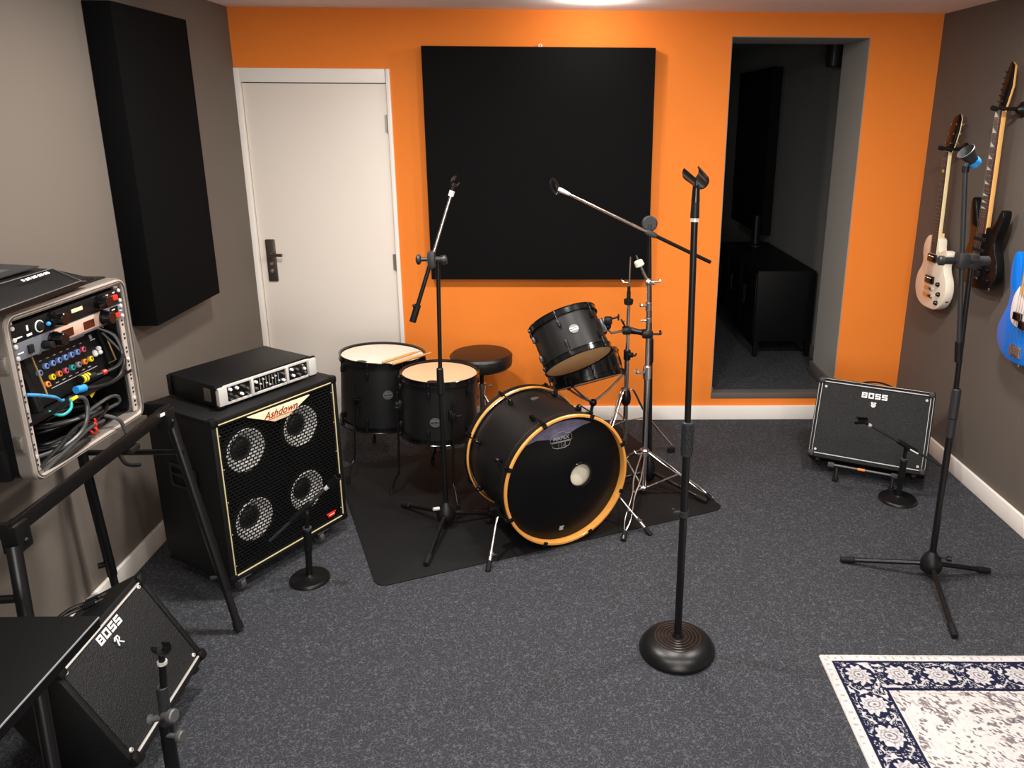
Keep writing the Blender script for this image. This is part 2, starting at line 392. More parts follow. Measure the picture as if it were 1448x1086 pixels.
# dark room beyond the opening
RX0, RX1, RY1 = -0.6, 1.78, 9.0
struct(MB().box(((RX0 + RX1) / 2, (D + TW + RY1) / 2, OZ0 - 0.055), (RX1 - RX0, RY1 - D - TW, 0.1)).box(((OX0 + OX1) / 2, D + .065 + (TW - .065) / 2, OZ0 - 0.02), (OX1 - OX0, TW - .065, 0.03)).build('floor_dark_room', M['carpet']))
struct(MB().box(((RX0 + RX1) / 2, (D + TW + RY1) / 2, 2.36), (RX1 - RX0 + .2, RY1 - D - TW, 0.1)).build('ceiling_dark_room', M['dark_wall']))
struct(MB().box((RX1 + 0.05, (D + TW + RY1) / 2, 1.23), (0.1, RY1 - D - TW, 2.26)).build('wall_dark_room_right', M['dark_wall']))
struct(MB().box((RX0 - 0.05, (D + TW + RY1) / 2, 1.23), (0.1, RY1 - D - TW, 2.26)).build('wall_dark_room_left', M['dark_wall']))
struct(MB().box(((RX0 + RX1) / 2, RY1 + 0.05, 1.23), (RX1 - RX0 + .2, 0.1, 2.26)).build('wall_dark_room_back', M['dark_wall']))
struct(MB().box((RX1 - 0.008, (D + TW + RY1) / 2, OZ0 + 0.035), (0.016, RY1 - D - TW, 0.08), bevel=.003).build('baseboard_dark_room', M['sill']))

# door
d = struct(thing('door_1', 'closed off-white door with dark nickel lever handle in the orange wall', 'door', (DX0, D, 0)))
DXW = DX1 - DX0
fr = MB()
fr.box((0.014, 0.05, DZ / 2), (0.028, 0.12, DZ), bevel=.003).box((DXW - 0.011, 0.05, DZ / 2), (0.022, 0.12, DZ), bevel=.003).box((DXW / 2, 0.05, DZ - 0.035), (DXW - 0.05, 0.118, 0.07), bevel=.003)
fr.build('door_frame', M['white'], d)
lx0, lx1, lz1 = 0.0325, DXW - 0.0255, DZ - 0.0745
MB().box(((lx0 + lx1) / 2, 0.03, lz1 / 2 + .003), (lx1 - lx0, 0.045, lz1 - .006), bevel=.002).build('door_leaf', M['door'], d)
MB().box((DXW / 2, 0.09, DZ / 2), (DXW - .04, 0.02, DZ - .02)).build('gap_shade', M['shadow_gap'], d)  # dark sheet painting shade into the gaps around the leaf
hx = -1.557 - DX0
hp = MB().prism(rrect(0.052, 0.235, 0.006, 4, hx, 0.952), -0.004, 0.008, .002).build('handle_plate', M['bronze'], d)
MB().cyl((hx, -0.004, 0.99), (hx, -0.045, 0.99), 0.009).tube([(hx, -.042, .99), (hx + .03, -.046, .99), (hx + .075, -.046, .988)], .0085, 12).build('lever', M['bronze'], hp)
MB().cyl((hx, 0, 0.935), (hx, -0.009, 0.935), 0.009).build('lock_cylinder', M['steel'], hp)
MB().cyl((hx, 0, 0.895), (hx, -0.012, 0.895), 0.010).box((hx, -.013, .895), (.005, .008, .018), bevel=.001).build('thumb_turn', M['steel'], hp)
for z in (1.686, 0.942):
    MB().cyl((lx1 + .003, -0.004, z - 0.048), (lx1 + .003, -0.004, z + 0.048), 0.0065, n=12).box((lx1 - .006, .006, z), (.02, .003, .09)).build('hinge', M['steel'], d)

# ceiling downlight in view
dl = thing('ceiling_downlight', 'small round recessed downlight in the white ceiling above the orange wall', 'ceiling light', (0.196, 3.935, HC))
MB().lathe([(0.045, 0), (0.047, -.004), (.040, -.007), (.034, -.004), (.034, 0)]).build('trim_ring', M['white'], dl)
MB().lathe([(0, -.020), (.012, -.019), (.022, -.013), (.027, -.004), (.027, .0)]).build('lamp_lens', M['lamp'], dl)

# ------------------------------------------------------------------ acoustic panels
tag(MB().box((-L + 0.052, 3.301, 1.5238), (0.1, 0.596, 1.1833), bevel=.004).build('acoustic_panel', M['panel_shaded']),
    'tall black fabric acoustic panel mounted on the taupe left wall', 'acoustic panel')
tag(MB().box((-0.0679, D - 0.037, 1.4651), (1.2, 0.07, 1.2108), bevel=.004).build('acoustic_panel', M['panel']),
    'large square black fabric acoustic panel hung on the orange wall', 'acoustic panel')
tag(MB().torus((-0.061, D - .03, 2.079), (0, 1, 0), .008, .0025).cyl((-.061, D - .03, 2.071), (-.061, D - .001, 2.076), .003).build('screw_eye', M['white']),
    'tiny white screw eye above the middle of the square black panel', 'hook')
tag(MB().box((RX1 - 0.042, 6.86, 1.45), (0.08, 1.1, 1.30), bevel=.004).build('acoustic_panel', M['panel']),
    'black acoustic panel on the wall of the dark room beyond the opening', 'acoustic panel')

# dark room furniture
cb = thing('metal_cabinet', 'low black metal cabinet on short legs in the dark room', 'cabinet', (1.56, 5.68, OZ0))
cw, cd, ch = 0.39, 1.24, 0.59
MB().box((0, 0, 0.105 + (ch - .105) / 2), (cw, cd, ch - .105), bevel=.004).build('body', M['darkmetal'], cb)
for sx in (-1, 1):
    for sy in (-1, 1):
        MB().box((sx * (cw / 2 - .018), sy * (cd / 2 - .018), .0525), (.03, .03, .105)).build('leg', M['darkmetal'], cb)
for i in range(3):
    y = -cd / 2 + .21 + i * .41
    dr = MB().box((-cw / 2 - .004, y, .35), (.008, .395, .45), bevel=.002).build('door', M['darkmetal'], cb)
    MB().plate_ring(rrect(.05, .15, .02), rrect(.036, .136, .014), -.003, .003, T(-cw / 2 - .010, y + .1, .37) @ RZ(-90)).build('door_handle', M['black'], dr)
    v = MB()
    for k in range(4): v.box((-cw / 2 - .009, y - .14, .45 + .022 * k), (.003, .05, .006))
    v.build('vent', M['black'], dr)
sp = thing('wall_speaker', 'small black speaker high on the dark room wall by the opening', 'speaker', (RX1 - .002, 4.98, 2.12))
MB().box((-.05, 0, 0), (.10, .12, .19), bevel=.008).build('speaker_body', M['black'], sp)
MB().box((-.103, 0, 0), (.006, .105, .175), bevel=.003).build('speaker_grille', M['grille_cloth'], sp)
st = thing('speaker_pole', 'thin black pole standing on the metal cabinet under the dark room panel', 'stand', (1.60, 6.1, OZ0 + ch))
MB().lathe([(0, 0), (.06, 0), (.06, .01), (.03, .02), (.03, .24), (0, .24)], n=20).build('pole', M['black'], st)

# ------------------------------------------------------------------ rug (pattern computed into the pile colour)
def vnoise(x, y, seed):
    rs = np.random.RandomState(seed); g = rs.rand(256, 256)
    xi = np.floor(x).astype(int); yi = np.floor(y).astype(int); fx = x - xi; fy = y - yi
    fx = fx * fx * (3 - 2 * fx); fy = fy * fy * (3 - 2 * fy)
    a = g[xi % 256, yi % 256]; b = g[(xi + 1) % 256, yi % 256]; c = g[xi % 256, (yi + 1) % 256]; e = g[(xi + 1) % 256, (yi + 1) % 256]
    return (a * (1 - fx) + b * fx) * (1 - fy) + (c * (1 - fx) + e * fx) * fy
def make_rug():
    W, H, st = 1.09, 1.56, 0.0022
    nx, ny = int(W / st) + 1, int(H / st) + 1
    u = np.linspace(0, W, nx); v = np.linspace(0, H, ny); U, Vv = np.meshgrid(u, v)      # v from the far edge
    wx = (vnoise(U * 40, Vv * 40, 1) - .5) * .012; wy = (vnoise(U * 40, Vv * 40, 2) - .5) * .012
    d4 = np.stack([U, Vv, W - U, H - Vv]); dist = d4.min(0); side = d4.argmin(0)
    along = np.where((side == 0) | (side == 2), Vv, U)
    cream = np.array([.565, .53, .515]); navy = np.array([.011, .0125, .036]); grey = np.array([.30, .26, .27]); dark = np.array([.085, .068, .080]); light = np.array([.54, .52, .53])
    C = np.ones((ny, nx, 3)) * cream
    def mixc(mask, col):
        m = np.clip(mask, 0, 1)[..., None]
        nonlocal C
        C = C * (1 - m) + np.array(col) * m
    fine = vnoise(U * 170, Vv * 170, 5); fin2 = vnoise(U * 90, Vv * 90, 6)
    # outer cream guard: small faint repeat marks
    g = (np.sin(along * 2 * PI / .024 + 2 * fin2) > .55) & (np.abs(dist - .017) < .006)
    mixc(g * .85 * (fin2 > .42), grey)
    mixc((np.abs(dist - .008) < .0016) * .35, grey); mixc((np.abs(dist - .029) < .0018) * .5, grey)
    # navy border with rosettes and vines
    band = (dist > .033) & (dist < .168); mixc(band.astype(float), navy)
    pit = .130; cen = .100
    # local coords: (a) along, (b) across
    aa = (along - cen + pit / 2) % pit - pit / 2; bb = dist - cen
    corner = (np.minimum(U, W - U) < .168) & (np.minimum(Vv, H - Vv) < .168)
    aa = np.where(corner, np.minimum(Vv, H - Vv) - cen, aa); bb = np.where(corner, np.minimum(U, W - U) - cen, bb)
    ap = aa + wx; bp = bb + wy
    rr = np.hypot(ap, bp * 1.05); th = np.arctan2(bp, ap)
    vine = np.zeros_like(U)
    for ph, amp, off in ((0, .022, .034), (PI, .022, -.034)):
        vine = np.maximum(vine, (np.abs(bp - off - amp * .6 * np.sin(along * 2 * PI / (pit / 2) + ph)) < .0036))
    sc = vnoise(U * 62 + 9, Vv * 62, 11); iso = np.abs(np.sin(sc * 13)); vine = np.maximum(vine, (iso < .24) & (rr > .050))
    leaf = (vnoise(U * 75, Vv * 75 + 4, 12) > .70) & (rr > .05)
    mixc((band & (vine > 0) & (dist > .040) & (dist < .160)) * .85, light); mixc((band & leaf & (dist > .043) & (dist < .157)) * .9, light)
    mixc((band & (rr < .052)) * 1.0, navy)
    pet = .040 * (1 + .14 * np.cos(11 * th)); mixc((band & (rr < pet)) * .95, light)
    mixc((band & (rr < .036) & (np.abs(np.sin(5.5 * th + 20 * rr)) < .34) & (rr > .014)) * .7, grey); mixc((band & (np.abs(rr - .026) < .0015)) * .5, dark)
    mixc((band & (np.abs(rr - .0155) < .0022)) * .75, dark); mixc((band & (rr < .006)) * .8, dark); mixc((band & (fine > .72) & (rr < pet)) * .35, dark)
    mixc(((np.abs(dist - .166) < .0035) & (dist > .16)) * 1.0, navy)
    # field: worn cream with scattered mauve-grey motifs
    fld = dist > .170
    n1 = vnoise(U * 20, Vv * 20, 21); n2 = vnoise(U * 48, Vv * 48, 22); n3 = vnoise(U * 110, Vv * 60, 23); n4 = vnoise(U * 7, Vv * 7, 24)
    mixc(fld * (.35 * n4), (.55, .48, .47))
    scroll = (np.abs(np.sin(n2 * 12)) < .30) & (n1 > .42); mixc((fld & scroll & (n3 > .5)) * .22, grey)
    mixc((fld & (n3 > .86)) * .4, dark); mixc((fld & (np.abs(dist - .181) < .0022)) * .35, grey); mixc((fld & (np.abs(dist - .196) < .0018) & (fine > .4)) * .4, grey)
    a1 = (U + Vv) * .7; b1 = (U - Vv) * .7
    st1 = (vnoise(a1 * 85, b1 * 205, 51) > .72) & (vnoise(U * 24, Vv * 24, 52) > .30)
    mixc((fld & st1) * .85, dark)
    cl = vnoise(U * 27 + 9, Vv * 27, 55) > .74; st2 = vnoise(a1 * 120, b1 * 240, 57) > .42
    mixc((fld & cl & st2) * .8, dark)
    ol = np.abs(vnoise(U * 27 + 9, Vv * 27, 55) - .73) < .018
    mixc((fld & ol & (fin2 > .35)) * .6, dark)
    C *= (0.90 + .2 * fine)[..., None]
    z = .0065 + .0012 * fine + .0012 * (vnoise(U * 9, Vv * 9, 41))
    z[0, :] = 0; z[-1, :] = 0; z[:, 0] = 0; z[:, -1] = 0
    me = bpy.data.meshes.new('area_rug')
    co_ = np.stack([U, -Vv, z], -1).reshape(-1, 3)
    idx = np.arange(nx * ny).reshape(ny, nx)
    q = np.stack([idx[:-1, :-1], idx[1:, :-1], idx[1:, 1:], idx[:-1, 1:]], -1).reshape(-1, 4)
    me.vertices.add(len(co_)); me.vertices.foreach_set('co', co_.astype(np.float32).ravel())
    me.loops.add(q.size); me.loops.foreach_set('vertex_index', q.astype(np.int32).ravel())
    me.polygons.add(len(q)); me.polygons.foreach_set('loop_start', (np.arange(len(q)) * 4).astype(np.int32))
    me.update(calc_edges=True)
    at = me.color_attributes.new('pile', 'FLOAT_COLOR', 'POINT')
    at.data.foreach_set('color', np.concatenate([C.reshape(-1, 3), np.ones((nx * ny, 1))], 1).astype(np.float32).ravel())
    m = mat('rug_pile', (.6, .55, .5, 1), .95, spec=.1, bump=(900, .4))
    a = nn(m.node_tree, 'ShaderNodeAttribute', -600, 400, attribute_name='pile'); m.node_tree.links.new(a.outputs['Color'], m.node_tree.nodes['Principled BSDF'].inputs['Base Color'])
    me.materials.append(m); me.shade_smooth()
    o = bpy.data.objects.new('area_rug', me); COL.objects.link(o)
    o.location = (0.893, 2.196, 0.0005); o.rotation_euler = (0, 0, rad(-1.5))
    tag(o, 'cream rug with navy floral border lying on the grey carpet', 'rug')
make_rug()

# ------------------------------------------------------------------ drum mat
dm = MB(); o_ = rrect(1.585, 1.135, .05, 6, 1.585 / 2, 1.135 / 2)
dm.prism(o_, -0.004, 0, .001, FLAT)
mo = dm.build('drum_mat', M['mat_rubber']); mo.location = (-0.674, 2.613, 0.0005); mo.rotation_euler = (0, 0, rad(22.3))
tag(mo, 'black rubber drum mat with rounded corners under the drum kit', 'mat')
MATZ = 0.005

# ------------------------------------------------------------------ drums
def axis_mtx(top, n, spin=0.0):
    """frame at point `top` whose +z is the axis n"""
    n = Vector(n).normalized(); x = Vector((0, 0, 1)).cross(n)
    if x.length < .02: x = Vector((1, 0, 0))
    x = (x - n * x.dot(n)).normalized(); y = n.cross(x)
    m = Matrix(((x.x, y.x, n.x, 0), (x.y, y.y, n.y, 0), (x.z, y.z, n.z, 0), (0, 0, 0, 1)))
    return Matrix.Translation(Vector(top)) @ m @ Matrix.Rotation(spin, 4, 'Z')

def drum_badge(parent, r, z, ang, s=.024):
    X = Matrix.Rotation(ang, 4, 'Z') @ T(0, -(r + .0012), z)
    b = MB().prism([(s * math.cos(2 * PI * i / 24), s * .92 * math.sin(2 * PI * i / 24)) for i in range(24)], -.0015, .002, 0, X).build('badge', M['plate'], parent)
    MB().box((0, 0, 0), (s * 1.7, .001, s * .62)).build('badge_band', M['steel'], b).matrix_local = X @ T(0, -.002, 0)
    t = MB().text('MAPEX', s * .52, I4, .0004, bold=.0004).build('lettering', M['black'], b); t.matrix_local = X @ T(0, -.003, 0)

def lug(parent, r, z, ang, up, zhoop, material='blackm'):
    X = Matrix.Rotation(ang, 4, 'Z')
    m = MB(X); sg = 1 if up else -1
    m.box((0, -(r + .008), z), (.013, .018, .030), bevel=.005).cyl((0, -(r + .012), z + sg * .010), (0, -(r + .012), zhoop + sg * .004), .0028, n=8)
    m.box((0, -(r + .012), zhoop), (.011, .014, .012), bevel=.003).cyl((0, -(r + .012), zhoop + sg * .004), (0, -(r + .012), zhoop + sg * .012), .0045, n=8)
    return m.build('lug', M[material], parent)

def tom(name, label, cat, mtx, r, ln, shell='shell', head='head_w', bottom='head_c', nl=6, a0=0.0, group=None, skip=()):
    """local: top rim at z=0, shell down to -ln"""
    t = thing(name, label, cat, mtx=mtx, group=group)
    MB().lathe([(r, -.006), (r, -ln + .006), (r - .006, -ln + .006), (r - .006, -.006), (r, -.006)], n=56).build('shell', M[shell], t)
    for nm, z0, sg in (('batter_hoop', 0, 1), ('resonant_hoop', -ln, -1)):
        R_ = r + .006
        MB().lathe([(R_ - .001, z0 - sg * .022), (R_ + .004, z0 - sg * .022), (R_ + .004, z0 - sg * .018), (R_ + .001, z0 - sg * .016), (R_ + .001, z0 + sg * .001), (R_ + .004, z0 + sg * .004), (R_ + .002, z0 + sg * .007), (R_ - .004, z0 + sg * .005), (R_ - .003, z0 - sg * .012), (R_ - .001, z0 - sg * .022)], n=56).build(nm, M['blackgloss'], t)
    if head: MB().lathe([(0, -.004), (r - .004, -.004), (r + .002, -.009), (r + .002, -.012), (0, -.008)], n=56).build('batter_head', M[head], t)
    if bottom: MB().lathe([(0, -ln - .0045), (r - .006, -ln - .0045), (r - .001, -ln - .002), (r - .001, -ln + .004), (0, -ln + .001)], n=56).build('resonant_head', M[bottom], t)
    for i in range(nl):
        if i in skip: continue
        a = a0 + 2 * PI * i / nl
        lug(t, r, -.055, a, True, -.010); lug(t, r, -ln + .055, a, False, -ln + .010)
    return t

def floor_tom_legs(t, mtx, r, ln, legs):
    """legs: list of (world foot xy, bracket angle)"""
    inv = mtx.inverted()
    for (fx, fy), kick in legs:
        f = inv @ Vector((fx, fy, MATZ)); a = math.atan2(f.y, f.x)
        dx, dy = math.cos(a), math.sin(a); rr = r + .020
        top = Vector((dx * rr, dy * rr, -ln * .30)); mid = Vector((dx * rr, dy * rr, f.z + .13)); 
        foot = Vector((f.x, f.y, f.z + .012))
        lg = MB().tube([top, mid, mid.lerp(foot, .35) + Vector((0, 0, .005)), foot], .0055, 10, smooth=4).build('leg', M['blackm'], t)
        MB().cyl(foot + Vector((0, 0, -.012)), foot + Vector((0, 0, .022)), .011, .008, 12).build('rubber_foot', M['rubber'], lg)
        X = Matrix.Rotation(a + PI / 2, 4, 'Z')
        MB(X).box((0, -(r + .010), -ln * .52), (.036, .022, .05), bevel=.006).box((0, -(r + .022), -ln * .52), (.022, .02, .032), bevel=.005).cyl((.012, -(r + .022), -ln * .52), (.034, -(r + .024), -ln * .52), .004, n=8).box((.036, -(r + .024), -ln * .52), (.006, .022, .012), bevel=.003).build('leg_bracket', M['blackm'], lg)

# larger floor tom, back left
m1 = axis_mtx((-0.853, 3.77, 0.583), (.052, .042, 1))
cam_a = lambda x, y: math.atan2(-y, -x) + PI / 2       # local rotation that turns -Y towards the camera
def spin_for(mtx):                                      # angle in the drum frame that faces the camera
    c = mtx.inverted() @ Vector((0, 0, 1.74)); return math.atan2(c.y, c.x) + PI / 2
t1 = tom('floor_tom', 'larger matte black floor tom, left of the two, with drumsticks on its white head', 'drum', m1, .2035, .345, head='head_w', nl=8, a0=spin_for(m1) - .35, group=None)
drum_badge(t1, .2035, -.155, spin_for(m1) + .12)
floor_tom_legs(t1, m1, .2035, .345, [((-1.0, 3.50), 0), ((-0.98, 3.99), 0), ((-0.60, 3.90), 0)])
# smaller floor tom in front
m2 = axis_mtx((-0.523, 3.448, 0.592), (.036, .02, 1))
t2 = tom('floor_tom', 'smaller matte black floor tom with amber head behind the left boom stand', 'drum', m2, .1735, .292, head='head_c', nl=6, a0=spin_for(m2) - .28)
drum_badge(t2, .1735, -.185, spin_for(m2) - .12)
floor_tom_legs(t2, m2, .1735, .292, [((-0.765, 3.375), 0), ((-0.43, 3.20), 0), ((-0.62, 3.72), 0)])
# small dark vent sticker marks on both heads
for t, rr, k in ((t1, .2035, -.62), (t2, .1735, -.22)):
    mm = m1 if t is t1 else m2
    a = spin_for(mm) + k
    MB(Matrix.Rotation(a, 4, 'Z')).lathe([(0, -.0032), (.026, -.0032), (.026, -.004)], Matrix.Translation((0, -rr + .035, 0)) @ Matrix.Diagonal((1, .75, 1, 1)), 20).build('head_logo', M['black'], t)
# drumsticks across the larger tom
for i, (A, B) in enumerate((((-.807, 3.543, .6065), (-.672, 3.765, .5935)), ((-.757, 3.530, .6040), (-.642, 3.712, .5915)))):
    sm = MB()
    A0 = Vector(A); dv = (Vector(B) - A0).normalized(); B0 = A0 + dv * .275
    ln = (B0 - A0).length
    sm.lathe([(0, 0), (.005, .001), (.0072, .006), (.0074, ln * .72), (.0035, ln - .014), (.005, ln - .008), (.004, ln - .001), (0, ln)], frame_to(dv), 14)
    so = sm.build('drumstick', M['stick']); so.location = A0
    tag(so, ('wooden drumstick on the white floor tom head, the left one of the pair', 'wooden drumstick on the white floor tom head, the right one nearer the rim')[i], 'drumstick', 'pair of drumsticks')

# throne
th = thing('drum_throne', 'round black vinyl drum stool behind the floor toms', 'stool', (-0.383, 4.01, 0))
MB().lathe([(0, .434), (.150, .434), (.163, .445), (.166, .462), (.166, .494), (.162, .504), (.154, .511), (.10, .515), (0, .516)], n=56).build('seat', M['leather'], th)
MB().torus((0, 0, .497), (0, 0, 1), .1655, .0022, 56, 6).build('piping', M['leather'], th)
MB().cyl((0, 0, .20), (0, 0, .434), .012).cyl((0, 0, .395), (0, 0, .434), .022).build('post', M['blackm'], th)
MB().cyl((0, 0, .14), (0, 0, .33), .016).cyl((0, 0, .31), (0, 0, .34), .021).cyl((.018, 0, .325), (.045, 0, .325), .005).box((.048, 0, .325), (.006, .03, .012), bevel=.003).build('height_collar', M['chrome'], th)
for k in range(3):
    a = rad(80 + 120 * k); lg = MB().tube([(.02 * math.cos(a), .02 * math.sin(a), .27), (.24 * math.cos(a), .24 * math.sin(a), .012)], .008, 10).tube([(.014 * math.cos(a), .014 * math.sin(a), .13), (.13 * math.cos(a), .13 * math.sin(a), .135)], .005).build('leg', M['chrome'], th)
    MB().sphere((.24 * math.cos(a), .24 * math.sin(a), .013), .0125, n=12).build('rubber_foot', M['rubber'], lg)

# bass drum (axis horizontal; local +z points out of the front head)
ba = rad(28.24); bd_dir = Vector((math.sin(ba), -math.cos(ba), 0))
mb_ = axis_mtx((0.064, 2.902, 0.302), bd_dir)
# local x = horizontal right as seen from the front, y = up
bd = thing('bass_drum', 'large matte black bass drum with maple front hoop and port hole', 'drum', mtx=mb_)
br, bl = .270, .424
MB().lathe([(br, -.03), (br, -bl + .03), (br - .008, -bl + .03), (br - .008, -.03), (br, -.03)], n=72).build('shell', M['shell'], bd)
MB().lathe([(br - .0085, -.03), (br - .0085, -bl + .03)], n=72).build('shell_lining', M['inner'], bd)
for nm, z0, z1, mm in (('front_hoop', -.042, 0, 'maple'), ('back_hoop', -bl, -bl + .042, 'maple')):
    MB().lathe([(br + .004, z0 + .002), (br + .006, z0), (br + .015, z0), (br + .017, z0 + .003), (br + .017, z1 - .003), (br + .014, z1), (br + .006, z1), (br + .004, z1 - .003), (br + .004, z0 + .002)], n=72).build(nm, M[mm], bd)
    # black outer face with a silvery inlay line around the hoop
    MB().lathe([(br + .0174, z0 + .004), (br + .0178, z0 + .006), (br + .0178, z1 - .010), (br + .0174, z1 - .008)], n=72).build('hoop_band', M['shell'], bd)
MB().torus((0, 0, -.043), (0, 0, 1), br + .0085, .0022, 72, 6).torus((0, 0, -bl + .044), (0, 0, 1), br + .0085, .0022, 72, 6).build('flesh_hoop', M['chrome'], bd)
# front head with a port
pcx, pcy, pr = .0714, 0.0, .049
hb = MB(); nseg = 72
ringo = [hb._v(((br + .006) * math.cos(2 * PI * i / nseg), (br + .006) * math.sin(2 * PI * i / nseg), -.034)) for i in range(nseg)]
ringm = [hb._v(((br - .010) * math.cos(2 * PI * i / nseg), (br - .010) * math.sin(2 * PI * i / nseg), -.0265)) for i in range(nseg)]
ringi = [hb._v((pcx + pr * math.cos(2 * PI * i / nseg), pcy + pr * math.sin(2 * PI * i / nseg), -.0265)) for i in range(nseg)]
for A_, B_ in ((ringo, ringm), (ringm, ringi)):
    for i in range(nseg):
        j = (i + 1) % nseg; hb.bm.faces.new([A_[i], A_[j], B_[j], B_[i]])
hb.build('front_head', M['head_b'], bd)
MB().torus((pcx, pcy, -.026), (0, 0, 1), pr + .003, .005, 40, 8).build('port_ring', M['blackgloss'], bd)
MB().lathe([(0, -bl + .012), (br + .004, -bl + .012), (br + .004, -bl + .016), (0, -bl + .016)], n=64).build('back_head', M['head_w'], bd)
# damping pillow just inside the port
pl = MB(); pl.sphere((.05, -.03, -.105), .12, (1.3, 1.25, .50), 24).build('damping_pillow', M['pillow'], bd)
# violet-grey damping film seen behind the upper edge of the head
fo = []
for i in range(25):
    a = rad(134 - 72 * i / 24); fo.append(((br - .013) * math.cos(a), (br - .013) * math.sin(a)))
lo = [(.085, .222), (.05, .212), (.0, .190), (-.045, .180), (-.085, .190), (-.13, .196)]
fm = MB(); LAYF = Matrix(((1, 0, 0, 0), (0, 0, 1, 0), (0, -1, 0, 0), (0, 0, 0, 1)))
# outline in local XY facing +Z
def face_out(outline, z, t, X=None):
    m = MB(X) if X else MB()
    return m.prism(outline, -z - t, -z, 0, LAYF)
face_out([(p[0], p[1]) for p in (fo + lo)][::-1], -.0262, .0008).build('damping_film', M['film'], bd)
# outline logo: hexagonal crest and word
lg = MB(); LX, LY, S = -.020, .175, .0130
def stroke(mb, pts, z, w, closed=False):
    mb.tube([(LX + x * S, LY + y * S, z) for x, y in pts], w, 6, closed=closed)
crest = [(-3.8, 1.0), (-3.2, 2.0), (-1.6, 2.2), (-1.2, 2.8), (1.2, 2.8), (1.6, 2.2), (3.2, 2.0), (3.8, 1.0), (3.8, -.3), (-3.8, -.3)]
stroke(lg, crest, -.0255, .0009, True)
stroke(lg, [(-3.4, -.6), (-2.9, -2.0), (-1.4, -2.6), (1.4, -2.6), (2.9, -2.0), (3.4, -.6)], -.0255, .0009, True)
for x in (-.9, .1, 1.5): stroke(lg, [(x, -.8), (x * .9, -2.4)], -.0255, .0007)
stroke(lg, [(.6, -2.2), (1.4, -.9), (1.7, -2.2)], -.0255, .0007)
crest_o = lg.build('head_logo', M['gtext'], bd)
tx = MB().text('MAPEX', .0225, I4, .0004, bold=.0003, spacing=1.05).build('lettering', M['gtext'], crest_o)
tx.matrix_local = T(LX, LY + .0095, -.0252) @ RX(-90)
MB().box((0, 0, 0), (.016, .018, .001)).box((.004, .006, 0), (.016, .006, .0012)).box((-.003, -.004, 0), (.018, .004, .0012)).build('maker_mark', M['gtext'], bd).matrix_local = T(-.018, -.222, -.0255)
# claws, T-rods and lugs
for i in range(8):
    a = rad(22.5 + 45 * i)
    for z0, sg in ((0.0, 1), (-bl, -1)):
        X = Matrix.Rotation(a, 4, 'Z')
        c = MB(X)
        rr = br + .019
        c.box((rr, 0, z0 - sg * .018), (.006, .020, .045), bevel=.002).box((rr - .008, 0, z0 + sg * .002), (.018, .018, .006), bevel=.002)
        c.cyl((rr + .008, 0, z0 - sg * .012), (rr + .008, 0, z0 - sg * .105), .0032, n=8).cyl((rr + .008, 0, z0 - sg * .006), (rr + .008, 0, z0 - sg * .024), .0055, n=10)
        c.build('claw_hook', M['blackgloss'], bd)
        l_ = MB(X); l_.box((br + .010, 0, z0 - sg * .108), (.020, .018, .030), bevel=.006).sphere((br + .021, 0, z0 - sg * .108), .010, (1, 1, 1.4), 12)
        l_.build('lug', M['blackgloss'], bd)
for sx, fw in ((-1, Vector((-0.257, 2.721, .003))), (1, Vector((0.422, 2.987, .003)))):
    f = mb_.inverted() @ fw
    tp = Vector((sx * (br + .012) * .93, -(br + .012) * .42, -.118))
    sp_ = MB().tube([tp, tp + Vector((sx * .012, -.02, .02)), f.lerp(tp, .75), f], [.007, .007, .006, .006], 10)
    sp_.cyl(f.lerp(tp, .33), f.lerp(tp, .05), .0085, n=12).cyl(f.lerp(tp, .32), f.lerp(tp, .32) + Vector((-sx * .0, 0, .025)), .003, n=8).box(f.lerp(tp, .32) + Vector((0, 0, .028)), (.018, .006, .010), bevel=.002)
    so = sp_.build('spur', M['chrome'], bd)
    MB().cyl(f + (tp - f).normalized() * -.002, f + (tp - f).normalized() * .040, .011, .0105, 14, .002).build('rubber_foot', M['rubber'], so)
    MB().box(tp * .985, (.05, .05, .05), bevel=.012).cyl(tp, tp + Vector((sx * .03, .015, 0)), .012, n=14).build('spur_bracket', M['blackgloss'], so)
drum_badge_o = MB().prism([(.020 * math.cos(2 * PI * i / 20), .011 * math.sin(2 * PI * i / 20)) for i in range(20)], -.002, 0).build('badge', M['steel'], bd)
drum_badge_o.matrix_local = Matrix.Rotation(rad(2), 4, 'Z') @ T(0, br + .0005, -.28) @ RZ(180)

# rack tom (tilted away from us) held by the cymbal stand
n3 = Vector((-.36, .50, .79)); m3 = axis_mtx((0.042, 3.345, 0.867), n3)
a3 = spin_for(m3)
t3 = tom('rack_tom', 'small black wood-grain tom tilted above the bass drum, its amber bottom head showing', 'drum', m3, .150, .202, shell='shellwood', head='head_r', bottom='head_r', nl=6, a0=a3 - .12)
drum_badge(t3, .150, -.098, a3 + .22, .021)
ci = m3.inverted()
# bracket on the shell side nearest the stand
bk = ci @ Vector((0.25, 3.33, .82)); ab = math.atan2(bk.y, bk.x) + PI / 2
MB(Matrix.Rotation(ab, 4, 'Z')).box((0, -.158, -.09), (.045, .02, .07), bevel=.006).box((0, -.176, -.075), (.03, .03, .035), bevel=.006).cyl((-.03, -.178, -.075), (.03, -.178, -.075), .008, n=12).build('mount_bracket', M['blackm'], t3)

